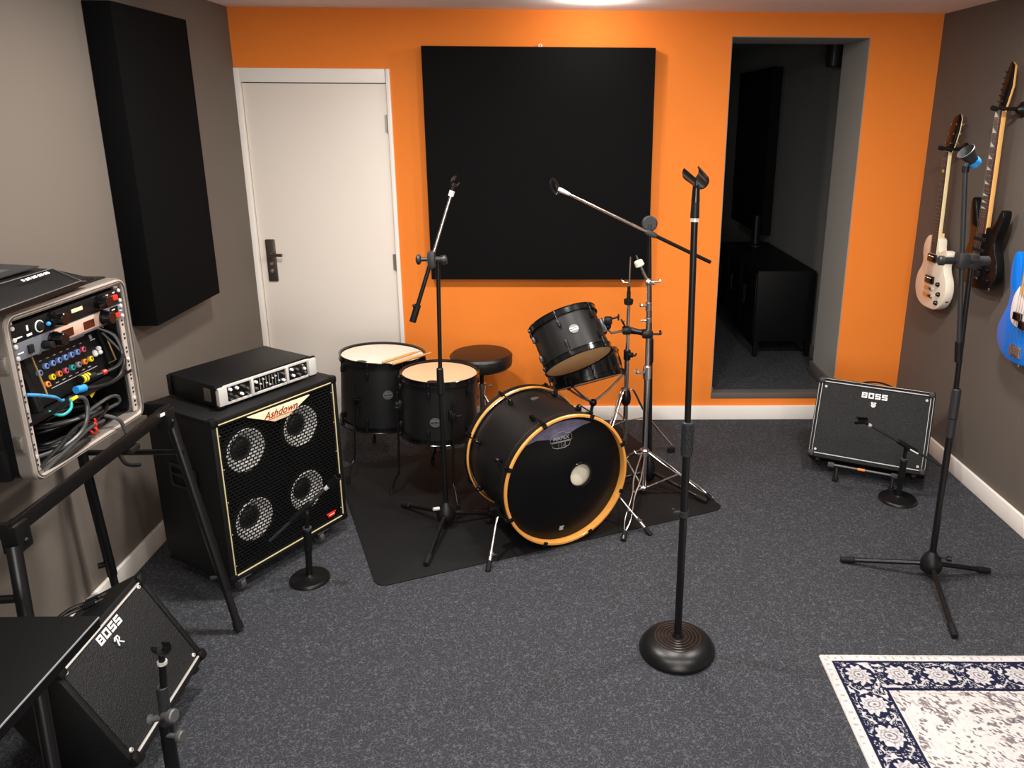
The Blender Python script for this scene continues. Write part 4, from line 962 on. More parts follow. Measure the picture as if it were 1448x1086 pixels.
def amp(label, loc_, rz, tilt, W, Dp, H, lines_v, word_w, word_z, badge_z, screws, handle=True):
    mtx = Matrix.Translation(Vector(loc_)) @ Matrix.Rotation(rz, 4, 'Z') @ Matrix.Rotation(-tilt, 4, 'X')
    t = thing('guitar_amplifier', label, 'amplifier', mtx=mtx)
    e = .020
    m = MB()
    m.box((0, Dp / 2 + .004, e / 2), (W, Dp - .008, e), bevel=.007).box((0, Dp / 2 + .004, H - e / 2), (W, Dp - .008, e), bevel=.007)
    for sx in (-1, 1): m.box((sx * (W / 2 - e / 2), Dp / 2 + .004, H / 2), (e, Dp - .008, H - .01), bevel=.007)
    m.box((0, Dp - .012, H / 2), (W - .02, .012, H - .02)); m.box((0, .04, H / 2), (W - 2 * e, .012, H - 2 * e))
    m.build('cabinet', M['tolex'], t)
    gx, gz = W - 2 * e - .004, H - 2 * e - .010
    g = MB(); g.box((0, .017, H / 2), (gx, .014, gz), bevel=.004); g.build('grille', M['grille_cloth'], t)
    tr = MB()
    for z in (H - e - .001, e + .001): MB().box((0, .008, z), (gx + .004, .008, .0055), bevel=.0015).build('silver_trim', M['silver_dim'] if lines_v else M['silver'], t)
    if lines_v:
        for sx in (-1, 1): tr.box((sx * (gx / 2 + .002), .008, H / 2), (.0032, .008, gz + .006), bevel=.001)
        for sx in (-1, 1): tr.box((sx * (W / 2 - .006), .0025, H / 2), (.0025, .004, H - .05), bevel=.001)
        tr.box((0, .0025, H - .0065), (W - .05, .004, .0028), bevel=.001)
    if lines_v: tr.build('silver_frame', M['silver_dim'], t)
    else: tr.bm.free()
    for sx in (-1, 1):
        for sz in (0, 1):
            for y in (.012, Dp - .014):
                MB().box((sx * (W / 2 - .016), y, sz * H + (.016 if sz == 0 else -.016)), (.032, .032, .032), bevel=.010).build('corner_cap', M['black'], t)
    for x, z in screws:
        so = MB().lathe([(0, -.004), (.0045, -.004), (.0065, -.0015), (.0065, .001), (0, .001)], T(x, .0095, z) @ RX(90) @ RX(180), 16).build('screw', M['silver'], t)
        MB().lathe([(0, -.0002), (.0022, -.0002), (.0022, .0004)], T(x, .0052, z) @ RX(90) @ RX(180), 10).build('screw_socket', M['plate'], so)
    b = MB(); block_word(b, 'BOSS', word_w, word_w * .235, T(0, .0088, word_z)); b.build('lettering', M['wtext'], t)
    cr = MB(); s = word_w * (.11 if lines_v else .16)
    sh = [(-s, s * .55), (-s * .75, s * .9), (-s * .2, s * .7), (s * .2, s * .7), (s * .75, s * .9), (s, s * .55), (s * .62, .05 * s), (s * .9, -.35 * s), (s * .55, -.95 * s), (0, -1.2 * s), (-s * .55, -.95 * s), (-s * .9, -.35 * s), (-s * .62, .05 * s)]
    cro = cr.prism(sh[::-1], .0082, .0098, 0, T(0, 0, badge_z)).build('emblem', M['wtext'] if lines_v else M['clipgrey'], t)
    ins = MB()
    if not lines_v: ins.tube([(p[0] * s, .0076, badge_z + p[1] * s) for p in ((-.75, .45), (-.35, .85), (.35, .8), (.45, .35), (-.05, .0), (.65, -.75))], s * .13, 6).tube([(p[0] * s, .0076, badge_z + p[1] * s) for p in ((-.1, .75), (-.5, -.55))], s * .13, 6)
    else: ins.tube([(-s * .5, .0078, badge_z - s * .3), (0, .0078, badge_z + s * .2), (s * .45, .0078, badge_z - s * .35), (-s * .1, .0078, badge_z - s * .55)], s * (.09 if lines_v else .16), 6).tube([(-s * .45, .0078, badge_z + s * .5), (s * .3, .0078, badge_z + s * .42)], s * (.09 if lines_v else .16), 6)
    ins.build('emblem_mark', M['black'] if lines_v else M['wtext'], cro)
    for sx in (-1, 1):
        for y in (.03, Dp - .03): MB().cyl((sx * (W / 2 - .05), y, .001), (sx * (W / 2 - .05), y, -.013), .014, .012, 14).build('rubber_foot', M['rubber'], t)
    if handle:
        hw = .075
        MB().tube([(-hw, Dp * .45, H + .002), (-hw * .85, Dp * .45, H + .014), (-hw * .3, Dp * .45, H + .024), (hw * .3, Dp * .45, H + .024), (hw * .85, Dp * .45, H + .014), (hw, Dp * .45, H + .002)], .008, 10, smooth=4, flat=.5).build('carry_handle', M['rubber'], t)
        for sx in (-1, 1): MB().box((sx * hw, Dp * .45, H + .001), (.028, .026, .008), bevel=.003).build('handle_bracket', M['black'], t)
    MB().box((0, Dp - .045, H - .001), (W * .7, .05, .006), bevel=.002).build('control_panel', M['black'], t)
    return t
W_ = .549
amp('wide black guitar amplifier with silver piping, tilted back by the right wall', (1.527, 3.463, .100), rad(-26.7), rad(29), W_, .19, .410, True, .120, .348, .306,
    ((-.235, .364), (.238, .364), (-.240, .039), (.236, .038)))
MB  # the amplifier at left leans on its rear edge
amp('squarish black guitar amplifier tilted back beneath the rack stand at lower left', (-1.080, 1.884, .108), rad(90.9), rad(28.45), .443, .195, .341, False, .111, .296, .254,
    ((-.190, .311), (.184, .311), (.182, .036), (-.196, .040)), handle=False)
rz = rad(-26.7)
as_ = thing('amplifier_stand', 'low black tilting stand under the wide amplifier at right', 'stand', (1.527, 3.463, 0), rz)
MB().cyl((-.150, .0, .072), (.135, 0, .072), .0060, n=14).build('cross_bar', M['plate'], as_)
MB().cyl((-.028, 0, .072), (.005, 0, .072), .0066, n=14).build('orange_band', M['orangep'], as_)['label'] = 'orange band on the bar'
for x, fx in ((-.155, -.125), (.140, .134)):
    pl_ = MB().box((x, .0, .072), (.030, .016, .022), bevel=.004).build('end_plate', M['plate'], as_)
    MB().tube([(fx, -.024, .012), (fx, -.012, .060), (fx, .02, .062), (fx, .20, .040), (fx, .26, .010)], .009, 10).build('leg', M['blackm'], as_)
    MB().box((fx, -.026, .011), (.028, .034, .021), bevel=.006).build('rubber_foot', M['rubber'], as_)

# jack cables lying over the tilted amplifier's rear edge
jc = thing('jack_cable', 'black jack cable with metal plugs on top of the tilted amplifier', 'cable', (-1.30, 1.75, .42))
def cable(mb, pts, r, n=8, sm=6): return mb.tube([Vector(p) for p in pts], r, n, smooth=sm)
ampL = Matrix.Translation(Vector((-1.080, 1.884, .108))) @ Matrix.Rotation(rad(90.9), 4, 'Z') @ Matrix.Rotation(rad(-28.45), 4, 'X')
inv_j = Matrix.Translation(Vector((1.30, -1.75, -.42)))
pA = [inv_j @ (ampL @ Vector(q)) for q in ((.140, .088, .3535), (.128, .128, .360), (.095, .168, .372), (.045, .205, .355), (-.03, .225, .27))]
pB = [inv_j @ (ampL @ Vector(q)) for q in ((.108, .080, .3535), (.096, .120, .360), (.060, .165, .370), (.01, .210, .34), (-.06, .225, .25))]
for i, pts in enumerate((pA, pB)):
    cb_ = cable(MB(), pts, .0055).tube([pts[0], pts[0].lerp(pts[1], .9)], .0085, 10).build('cable_jacket', M['cable'], jc)
    dd = (pts[0] - pts[1]).normalized(); MB().cyl(pts[0], pts[0] + dd * .02, .0035, n=10).build('plug', M['chrome'], cb_)

# ------------------------------------------------------------------ bass cabinet
CZ, CW, CD, CH = .065, .582, .375, .645
bc = thing('bass_cabinet', 'tall black bass speaker cabinet with four pale cones and gold piping on castors', 'speaker cabinet', (-1.036, 2.797, CZ), rad(59))
m = MB(); e = .020
m.box((0, CD / 2, e / 2), (CW, CD, e), bevel=.006).box((0, CD / 2, CH - e / 2), (CW, CD, e), bevel=.006)
for sx in (-1, 1): m.box((sx * (CW / 2 - e / 2), CD / 2, CH / 2), (e, CD, CH - .01), bevel=.006)
m.box((0, CD - .01, CH / 2), (CW - .02, .016, CH - .02))
m.build('cabinet', M['tolex'], bc)
bf = MB(); bf.box((0, .085, CH / 2), (CW - .03, .010, CH - .03)); bf.build('baffle', M['black'], bc)
SPK = ((-.149, .480), (.110, .484), (-.147, .196), (.110, .203))
for sx_, sz_ in SPK:
    X = T(sx_, .022, sz_) @ RX(90)      # +z of the lathe points to the front (-Y)
    s_ = MB().lathe([(.083, -.010), (.083, .0), (.078, .003), (.073, .0), (.042, -.034), (.0, -.034)], X, 44).build('speaker', M['cone'], bc)
    MB().lathe([(.098, -.012), (.098, -.004), (.0835, .0)], X, 44).build('speaker_rim', M['black'], s_)
    MB().lathe([(.047, -.034), (.044, -.026), (.034, -.017), (.018, -.011), (0, -.009)], X, 36).build('dust_cap', M['black'], s_)
# slotted steel grille: offset rows of long holes
gr = MB(); gw, gh = CW - .062, CH - .062; x0, z0 = -gw / 2, (CH - gh) / 2
rows, pitx = 46, .0195; ph = gh / rows
for k in range(rows + 1):
    z = z0 + k * ph; gr.box((0, .006, z), (gw, .0018, .0042))
nx = int(gw / pitx)
for k in range(rows):
    off = 0 if k % 2 else pitx / 2
    for i in range(nx + 1):
        x = x0 + i * pitx + off
        if x > gw / 2: continue
        gr.box((x, .006, z0 + (k + .5) * ph), (.0040, .0018, ph - .004))
gr.build('grille', M['black'], bc, smooth=False)
fr = MB(); fr.plate_ring(rrect(CW - 2 * e + .002, CH - 2 * e + .002, .004, 2, 0, CH / 2), rrect(gw - .004, gh - .004, .004, 2, 0, CH / 2), .003, .010); fr.build('grille_surround', M['black'], bc)
gp = MB(); gp.plate_ring(rrect(CW - .040, CH - .040, .006, 3, 0, CH / 2), rrect(CW - .047, CH - .047, .005, 3, 0, CH / 2), .000, .008); gp.build('gold_piping', M['gold'], bc)
for k in range(5):
    for sx in (-1, 1): MB().sphere((sx * (CW / 2 - .030), .003, .06 + k * .13), .0026, n=8).build('screw', M['steel'], bc)
lp = MB().prism([(-.144, .613), (-.030, .557), (.035, .557), (.146, .609)][::1], -.003, .003, .0008).build('logo_plate', M['cream'], bc)
tx = MB(); tx.text('Ashdown', .040, T(.002, -.0034, .589), .0004, shear=.45, bold=.0006, spacing=1.02); tx.tube([(-.06, -.0036, .572), (.0, -.0036, .574), (.062, -.0036, .570)], .0012, 5)
tx.build('lettering', M['red'], lp)
lb = MB().prism([(.183, .062), (.192, .044), (.220, .044), (.232, .062)], .002, .006).build('corner_badge', M['redplastic'], bc)
MB().box((.208, .0015, .0535), (.028, .001, .003)).build('badge_lettering', M['wtext'], lb)
for sx in (-1, 1):
    for sz in (0, 1):
        for y in (.014, CD - .014): MB().box((sx * (CW / 2 - .014), y, sz * CH + (.014 if sz == 0 else -.014)), (.034, .034, .034), bevel=.011).build('corner_cap', M['black'], bc)
hd = MB(T(-CW / 2 - .001, CD * .52, CH * .60) @ RZ(-90)); hd.plate_ring(rrect(.16, .10, .012), rrect(.13, .07, .010), -.004, .004).box((0, .010, 0), (.14, .004, .08)).tube([(-.06, -.006, .01), (-.03, -.012, .012), (.03, -.012, .012), (.06, -.006, .01)], .006, 8, smooth=3)
hd.build('side_handle', M['blackgloss'], bc)
for sx in (-1, 1):
    for y in (.030, CD - .05):
        cx_ = (-.232 if sx < 0 else .158) if y < .1 else sx * .216
        c_ = MB().box((cx_, y, -.004), (.06, .05, .006), bevel=.001)
        for s2 in (-1, 1): c_.box((cx_ + s2 * .013, y + .006, -.022), (.003, .030, .034))
        co_ = c_.build('castor', M['chrome'], bc)
        MB().cyl((cx_ - .010, y + .006, -.038), (cx_ + .010, y + .006, -.038), .027, n=22, bev=.003).build('wheel', M['plate'], co_)

# bass amplifier head on top of the cabinet
ha = thing('bass_amp_head', 'black rack-width bass amplifier with silver front lying on the bass cabinet', 'amplifier', (-1.083, 2.842, CZ + CH), rad(58.1))
HW, HD, HH = .449, .289, .086; zb = .006
MB().box((0, HD / 2 + .006, zb + HH / 2), (HW - .016, HD - .012, HH - .004), bevel=.003).build('chassis', M['black'], ha)
for sx in (-1, 1):
    MB().box((sx * (HW / 2 - .006), HD - .01, zb + HH / 2), (.012, .016, HH * .9), bevel=.002).build('rear_ear', M['black'], ha)
    MB().box((sx * (HW / 2 - .020), -.004, zb + HH / 2 + .002), (.036, .020, HH * .80), bevel=.004).build('end_cap', M['silver'], ha)
    for z in (.008, HH - .008): MB().box((sx * (HW / 2 - .012), .002, zb + z), (.030, .014, .014), bevel=.003).build('rack_ear', M['black'], ha)
bz = MB(); wins = ((-.130, .100), (.004, .148), (.140, .096))
bz.box((0, .002, zb + HH - .011), (HW - .07, .010, .009), bevel=.002).box((0, .002, zb + .011), (HW - .07, .010, .010), bevel=.002)
for x in (-.0755, .0855): bz.box((x, -.002, zb + HH / 2), (.012, .014, HH - .018), bevel=.004)
bz.build('front_bezel', M['silver'], ha)
for k, (x, w) in enumerate(wins):
    wo = MB().box((x, .003, zb + HH / 2), (w, .006, HH - .026)).build('control_window', M['blackgloss'], ha)
    if k == 1:
        sl = MB()
        for i in range(7):
            xx = x - .042 + i * .014; sl.box((xx, -.0005, zb + HH / 2), (.0018, .001, .044))
        sl.build('slider_track', M['gtext'], wo)
        for i in range(7):
            xx = x - .042 + i * .014; MB().box((xx, -.003, zb + HH / 2 + .015 * math.sin(i * 1.7)), (.007, .006, .005), bevel=.001).build('slider', M['silver'], wo)
        kn = [(x - .062, .014), (x - .062, -.012), (x + .062, .012), (x + .062, -.014)]
    elif k == 0: kn = [(x - .038, .018), (x - .038, 0), (x - .038, -.018), (x - .010, .016), (x + .018, .014), (x + .036, .0), (x + .008, -.012), (x + .036, -.018), (x - .014, -.018)]
    else: kn = [(x - .032, .016), (x - .006, .010), (x + .022, .018), (x - .026, -.010), (x + .004, -.014), (x + .032, -.012), (x + .030, .004)]
    for i, (xx, zz) in enumerate(kn):
        MB().cyl((xx, .001, zb + HH / 2 + zz), (xx, -.010, zb + HH / 2 + zz), .0062, .005, 12).build('knob', M['chrome'] if i % 3 else M['wtext'], wo)
vt = MB()
for i in range(5): vt.box((-HW / 2 + .0075, .045 + i * .008, zb + HH / 2), (.002, .004, .05))
vt.build('side_vent', M['steel'], ha)
for sx in (-1, 1):
    for y in (.05, HD - .05): MB().cyl((sx * .17, y, 0), (sx * .17, y, .009), .012, n=14).build('rubber_foot', M['rubber'], ha)

# ------------------------------------------------------------------ rack stand and rack case
SX0, SX1, SY0, SY1, SZ = -1.59, -1.265, 1.655, 2.44, .822
rk = thing('rack_stand', 'black tubular rack stand with splayed legs carrying the silver-framed rack case', 'stand', (-1.43, 2.05, 0))
O = Vector((-1.43, 2.05, 0))
def q(x, y, z): return Vector((x, y, z)) - O
def bar(p0, p1, w, h):
    d_ = p1 - p0; m = MB(); ang = math.atan2(d_.y, d_.x)
    return m.box((p0 + p1) / 2, (d_.length, w, h), Matrix.Rotation(ang, 3, 'Z'), bevel=.002)
bar(q(SX1, SY0, SZ - .02), q(SX1, SY1, SZ - .02), .012, .040).build('front_rail', M['blackm'], rk)
bar(q(SX0, SY0, SZ - .02), q(SX0, SY1, SZ - .02), .012, .040).build('rear_rail', M['blackm'], rk)
bar(q(SX0, SY0, SZ - .02), q(SX1, SY0, SZ - .02), .012, .040).build('side_rail', M['blackm'], rk)
bar(q(SX0, SY1, SZ - .02), q(SX1, SY1, SZ - .02), .012, .040).build('side_rail', M['blackm'], rk)
tg = MB(); tg.box(q(SX1 + .0075, SY1 - .055, SZ - .018), (.002, .035, .010), Matrix.Rotation(rad(-8), 3, 'X')); tg.build('maker_label', M['wtext'], rk)
for y in (SY0 + .02, SY1 - .02): MB().box(q(SX1 - .004, y, SZ - .045), (.04, .05, .07), bevel=.004).sphere(q(SX1 + .017, y, SZ - .055), .006, n=10).build('corner_plate', M['blackm'], rk)
feet = {(1, 0): (-1.135, 1.440), (1, 1): (-1.095, 2.360), (0, 1): (-1.560, 2.475), (0, 0): (-1.560, 1.56)}
for (ix, iy), (fx, fy) in feet.items():
    tp = q((SX0, SX1)[ix] + (.0 if ix else .01), (SY0, SY1)[iy] + (.0, -.0)[iy], SZ - .06); ft = q(fx, fy, .012)
    lo = MB().tube([tp, tp.lerp(ft, .80)], .0165, 16).build('leg', M['blackm'], rk)
    MB().tube([tp.lerp(ft, .72), ft], .0130, 14).build('leg_extension', M['rubber'], lo)
    MB().tube([tp.lerp(ft, .965), tp.lerp(ft, 1.0)], .0165, 14).build('rubber_foot', M['rubber'], lo)
    kk = tp.lerp(ft, .735); MB().cyl(kk, kk + Vector((-.03, -.02, 0)), .010, n=12).build('lock_knob', M['rubber'], lo)
MB().tube([q(-1.57, 2.465, .635), q(-1.225, 2.425, .655)], .010, 12).build('brace', M['blackm'], rk)
MB().tube([q(-1.58, 1.60, .635), q(-1.240, 1.62, .645)], .010, 12).build('brace', M['blackm'], rk)
# folding handle bracket under the front rail
hk = MB(); hk.tube([q(SX1 - .01, 2.14, SZ - .04), q(SX1 + .006, 2.14, SZ - .075), q(SX1 + .008, 2.18, SZ - .10), q(SX1 + .004, 2.215, SZ - .115)], .006, 8, smooth=4).box(q(SX1, 2.20, SZ - .055), (.022, .05, .018), bevel=.005); hk.build('hook', M['rubber'], rk)

# the case: local frame, front face at y = 0 facing -Y, base at z = 0
KW, KH, KD = .491, .442, .285
cm = Matrix.Translation(Vector((-1.300, 2.088, SZ + .005))) @ Matrix.Rotation(rad(86.3), 4, 'Z')
rc = thing('rack_case', 'black moulded equipment rack case with silver front frame on the left stand', 'rack case', mtx=cm)
OW, OH = .458, .400      # opening
zc = KH / 2
sh = MB()
sh.plate_ring(rrect(KW - .006, KH - .006, .030, 6, 0, zc), rrect(OW - .012, OH - .012, .020, 6, 0, zc), .036, KD)
sh.prism(rrect(KW - .006, KH - .006, .030, 6, 0, zc), KD - .006, KD + .002, .002)
sh.box((0, .155, KH - .001), (KW - .06, .24, .012), bevel=.004)
for k in range(5): sh.box((-.16 + .08 * k, .155, KH + .004), (.036, .22, .012), bevel=.004)
for sx in (-1, 1):
    for z in (.12, .30): sh.box((sx * (KW / 2 + .002), .16, z), (.016, .20, .07), bevel=.006)
    sh.box((sx * (KW / 2 + .006), .085, .055), (.026, .06, .09), bevel=.010)
sh.build('shell', M['black'], rc)
fo_ = MB()
o1, i1 = rrect(KW, KH, .034, 8, 0, zc), rrect(OW, OH, .018, 8, 0, zc)
o2, i2 = rrect(KW - .010, KH - .010, .030, 8, 0, zc), rrect(OW + .014, OH + .014, .022, 8, 0, zc)
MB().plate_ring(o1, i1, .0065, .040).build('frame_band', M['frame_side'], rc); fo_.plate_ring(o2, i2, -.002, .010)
fo_.build('front_frame', M['frame_silver'], rc)
lip = MB(); lip.plate_ring(rrect(KW - .016, KH - .016, .028, 8, 0, zc), rrect(KW - .022, KH - .022, .026, 8, 0, zc), -.0035, .0); lip.build('frame_groove', M['plate'], rc)
for sx in (-1, 1):
    rl = MB(); rl.box((sx * (OW / 2 - .011), .012, zc), (.020, .004, OH - .006)); ro = rl.build('rack_rail', M['frame_silver'], rc)
    sl = MB()
    for k in range(8):
        for dz in (-.009, .004): sl.box((sx * (OW / 2 - .011), .0095, .050 + .043 * k + dz), (.007, .002, .006), bevel=.002)
    sl.build('rail_slots', M['rubber'], ro)
    for z in (.064, .190): MB().lathe([(0, -.004), (.005, -.003), (.006, 0), (0, 0)], T(sx * (OW / 2 - .011), .009, z) @ RX(90) @ RX(180), 12).build('rail_screw', M['silver'], ro)
for z in (.11, .32):
    MB().box((-KW / 2 - .003, .022, z), (.010, .024, .045), bevel=.003).box((-KW / 2 - .010, .018, z + .004), (.006, .014, .028), bevel=.002).build('latch', M['steel'], rc)
def in_case(name, label, cat, p=(0, 0, 0), group=None):
    return thing(name, label, cat, mtx=cm @ T(*p), group=group)
def knob(parent, x, z, r, ln, mname='blackgloss', y=0, name='knob'):
    m = MB(); m.cyl((x, y + .002, z), (x, y - ln * .25, z), r * 1.12, n=24).cyl((x, y - ln * .25, z), (x, y - ln, z), r, r * .9, 24, .0015)
    return m.build(name, M[mname], parent)
# upper unit
u1 = in_case('rack_unit', 'black rack unit with two big knobs, topmost in the silver-framed case', 'audio rack unit', (0, .006, .389))
MB().box((0, .0015, 0), (OW - .004, .004, .046), bevel=.001).build('faceplate', M['black'], u1)
MB().box((0, .085, 0), (OW - .06, .160, .040)).build('chassis', M['black'], u1)
knob(u1, -.078, .004, .0185, .040); knob(u1, .120, .004, .0185, .034)
knob(u1, -.128, -.002, .0125, .010, 'rubber'); MB().torus((-.128, -.003, -.002), (0, 1, 0), .0145, .0018, 20, 6).build('knob_ring', M['wtext'], u1)
MB().sphere((-.104, -.010, -.002), .0060, n=12).build('blue_button', M['blue'], u1)['label'] = 'blue button'
MB().box((.024, -.001, .004), (.046, .0015, .010)).build('label_tape', M['cream'], u1)
sw_ = MB().box((.188, -.004, .0), (.022, .010, .014), bevel=.002).build('rocker_switch', M['redplastic'], u1); sw_['label'] = 'red rocker switch'
pr_ = MB(); pr_.box((.160, -.001, .013), (.012, .001, .003)).box((.192, -.001, .014), (.010, .001, .003)).box((-.205, -.001, -.012), (.030, .001, .003)).box((-.165, -.001, -.014), (.018, .001, .006)).box((-.168, -.001, .004), (.006, .001, .014)); pr_.build('lettering', M['wtext'], u1)
for sx in (-1, 1):
    for z in (.015, -.015): MB().lathe([(0, -.004), (.0052, -.003), (.0062, 0), (0, 0)], T(sx * (OW / 2 - .012), -.0005, z) @ RX(90) @ RX(180), 12).build('rack_screw', M['silver'], u1)
# second unit
u2 = in_case('rack_unit', 'grey and pink-silver rack unit with dark displays, second from the top in the case', 'audio rack unit', (0, .006, .342))
MB().box((0, .0015, 0), (OW - .004, .004, .045), bevel=.001).build('faceplate', M['steelblue'], u2)
MB().box((0, .085, 0), (OW - .06, .160, .040)).build('chassis', M['black'], u2)
MB().prism(rrect(.235, .037, .006, 4, .025, .002), -.0025, 0, .0006).build('centre_panel', M['pinkalu'], u2)
for x, w in ((-.030, .045), (.060, .045)): MB().box((x, -.003, .0), (w, .002, .022)).build('display_window', M['redwindow'], u2)
knob(u2, -.085, -.002, .0190, .034); knob(u2, .128, .002, .0195, .030); knob(u2, -.122, -.006, .010, .026, 'rubber')
MB().box((-.172, -.003, -.002), (.016, .008, .022), bevel=.002).build('rocker_switch', M['rubber'], u2)
bx = MB().box((.182, -.001, .002), (.036, .0015, .036)).build('label_panel', M['darkmetal'], u2)
MB().box((.188, -.004, -.006), (.022, .008, .013), bevel=.002).build('red_switch', M['redplastic'], u2)['label'] = 'red switch'
pr_ = MB(); pr_.box((-.205, -.001, -.004), (.020, .001, .003)).box((.176, -.003, .013), (.016, .001, .003)).box((.213, -.001, .002), (.010, .001, .003)); pr_.build('lettering', M['wtext'], u2)
for sx in (-1, 1):
    for z in (.015, -.015): MB().lathe([(0, -.004), (.0052, -.003), (.0062, 0), (0, 0)], T(sx * (OW / 2 - .012), -.0005, z) @ RX(90) @ RX(180), 12).build('rack_screw', M['silver'], u2)
# shelf and mixer
shf = in_case('rack_shelf', 'black shelf inside the rack case carrying the small mixer', 'shelf', (0, .010, .147))
MB().box((0, .115, 0), (OW - .006, .22, .004)).box((0, .001, .004), (OW - .006, .003, .010)).build('tray', M['black'], shf)
mx_ = in_case('mixer', 'black audio mixer with rows of coloured jack sockets on the shelf in the rack case', 'audio mixer', (.046, .050, .1495))
tm = RX(-12)
mb2 = MB(tm); mb2.box((0, .03, .088), (.315, .055, .165), bevel=.006); mb2.build('body', M['black'], mx_)
for sx in (-1, 1):
    MB(tm).box((sx * .167, .03, .085), (.024, .07, .172), bevel=.008).build('side_cheek', M['rubber'], mx_)
    MB(tm).tube([(sx * .150, .0, .150), (sx * .150, -.022, .145), (sx * .152, -.024, .040), (sx * .150, .0, .034)], .0026, 8).build('wire_guard', M['brass'], mx_)
def jack(x, z, cname, r=.0085):
    j = MB(tm).lathe([(.0045, .006), (.0045, .010), (r, .008), (r, .003), (r, 0)], T(x, .0025, z) @ RX(90), 18).build('jack_socket', M[cname], mx_)
    MB(tm).cyl((x, .0, z), (x, -.0055, z), .0042, n=12).build('jack_hole', M['rubber'], j)
for i, cn in enumerate(('navyp', 'navyp', 'navyp', 'navyp', 'navyp', 'navyp', 'navyp', 'pink')): jack(-.118 + .0262 * i + (0 if i else -.004), .104 - (.010 if i == 0 else 0), cn)
for i, cn in enumerate(('orangep', 'yellow', 'orangep', 'pink', 'cyan', 'greyp', 'orangep', 'yellow')): jack(-.112 + .0275 * i, .070 - (.012 if i == 0 else 0), cn)
for i in range(2):
    for k in range(2): MB(tm).sphere((.106 + .022 * i, -.002, .076 + .012 * k * (1 if i else .5)), .0075, n=12).build('cap_knob', M['wtext'], mx_)
for i in range(5):
    MB(tm).box((-.10 + .034 * i, -.002, .148), (.014 + .008 * (i % 2), .010, .016), bevel=.003).build('button', M['clipgrey'] if i % 2 else M['greyp'], mx_)
knob_ = MB(tm); knob_.cyl((.118, .003, .155), (.118, -.012, .155), .012, n=20); knob_.build('knob', M['blackgloss'], mx_)
pr_ = MB(tm)
for i in range(7): pr_.box((-.10 + .028 * i, .0015, .122 - .0), (.010, .001, .0022)).box((-.10 + .028 * i, .0015, .050), (.012, .001, .0022))
pr_.box((.070, .0015, .140), (.05, .001, .003)).box((.122, .0015, .118), (.022, .001, .003)).box((.118, .0015, .128), (.010, .001, .012)).box((0, .0015, .042), (.20, .001, .0018))
pr_.build('lettering', M['gtext'], mx_)
# cables in the rack
def cab_thing(label, pts, r, mname, plug=None, sm=6):
    t = in_case('audio_cable', label, 'cable'); cable(MB(), pts, r, 8, sm).build('cable_jacket', M[mname], t)
    for nm, a, b, rr, mm in (plug or ()): MB().tube([Vector(a), Vector(b)], rr, 12).build(nm, M[mm], t)
    return t
cab_thing('black cable with yellow ringed plug entering the mixer at its right', ((.075, .034, .182), (.110, .020, .182), (.160, .006, .188), (.196, .010, .215), (.200, .030, .27), (.180, .07, .30)), .0055, 'cable',
          [('plug', (.036, .040, .185), (.085, .030, .182), .0105, 'rubber')] + [('yellow_ring', (.040 + .011 * k, .038, .1845), (.046 + .011 * k, .037, .1842), .0122, 'yellow') for k in range(3)] + [('red_ring', (.108, .021, .182), (.118, .018, .183), .0075, 'redplastic')])
cab_thing('black cable with bright blue plug below the mixer sockets', ((.020, .024, .166), (.060, .012, .156), (.120, .004, .150), (.170, .004, .165), (.200, .012, .21), (.192, .06, .28)), .0060, 'cable',
          [('blue_plug', (-.008, .026, .170), (.022, .022, .166), .0110, 'blue')])
cab_thing('blue braided cable crossing the left rail of the rack case', ((-.222, -.002, .235), (-.185, -.010, .220), (-.14, -.012, .198), (-.095, .010, .172), (-.06, .028, .160)), .0042, 'braid')
cab_thing('teal tipped thin cable at the lower left of the mixer', ((-.120, .030, .150), (-.100, .010, .132), (-.07, .004, .140), (-.05, .016, .160)), .0040, 'cyan', [('yellow_tip', (-.055, .010, .158), (-.030, .012, .158), .005, 'yellow')])
cab_thing('grey cable looping from the mixer down to the case floor', ((-.045, .024, .158), (-.015, .004, .150), (-.012, .0, .115), (-.045, -.002, .070), (-.12, .004, .050), (-.20, .02, .055)), .0058, 'greycable')
# bundle of coiled leads lying in the bottom
cbn = in_case('cable_coil', 'coil of black and grey leads tied with red in the bottom of the rack case', 'cable', (0, 0, .022))
rr_ = random.Random(3)
for k in range(7):
    w = .150 - .010 * k + rr_.uniform(-.012, .012); y0 = .10 + rr_.uniform(-.02, .02); zb_ = .010 + .0095 * k
    pts = [(w * math.cos(a) * 1.05 + .015, y0 + .075 * math.sin(a), zb_ + .012 * math.sin(a + k) + .012) for a in [2 * PI * i / 14 for i in range(14)]]
    MB().tube(pts, .0052, 8, closed=True, smooth=4).build('lead', M['greycable'] if k % 3 == 1 else M['cable'], cbn)
for k, ends in enumerate((((.02, .02, .075), (.08, .0, .092), (.13, .004, .080), (.155, .02, .05), (.10, .03, .045), (.03, .02, .05)), ((-.21, .012, .010), (-.14, .0, .040), (-.06, .004, .060), (.05, .0, .062)), ((-.205, .010, -.004), (-.12, .0, .018), (-.02, .0, .038), (.06, .01, .030)), ((-.20, .01, -.012), (-.10, .0, .0), (-.02, .004, .004)))):
    cable(MB(), ends, .0050).build('lead', M['greycable'] if k in (0, 2) else M['cable'], cbn)
for z in (.0, .016, .030): MB().torus((.012, .010, .020 + z), (1, 0, .2), .010, .003, 14, 6).build('red_tie', M['redplastic'], cbn)
lab = MB().box((.062, .03, .115), (.026, .002, .016), Matrix.Rotation(rad(-30), 3, 'Y')).build('yellow_label', M['yellow'], cbn); lab['label'] = 'yellow label'
cab_thing('short grey cord hanging over the front frame of the rack case', ((.080, .02, .060), (.098, -.010, .040), (.104, -.018, .010), (.110, -.022, -.022), (.130, -.022, -.034), (.140, -.020, -.026)), .0055, 'greycable')

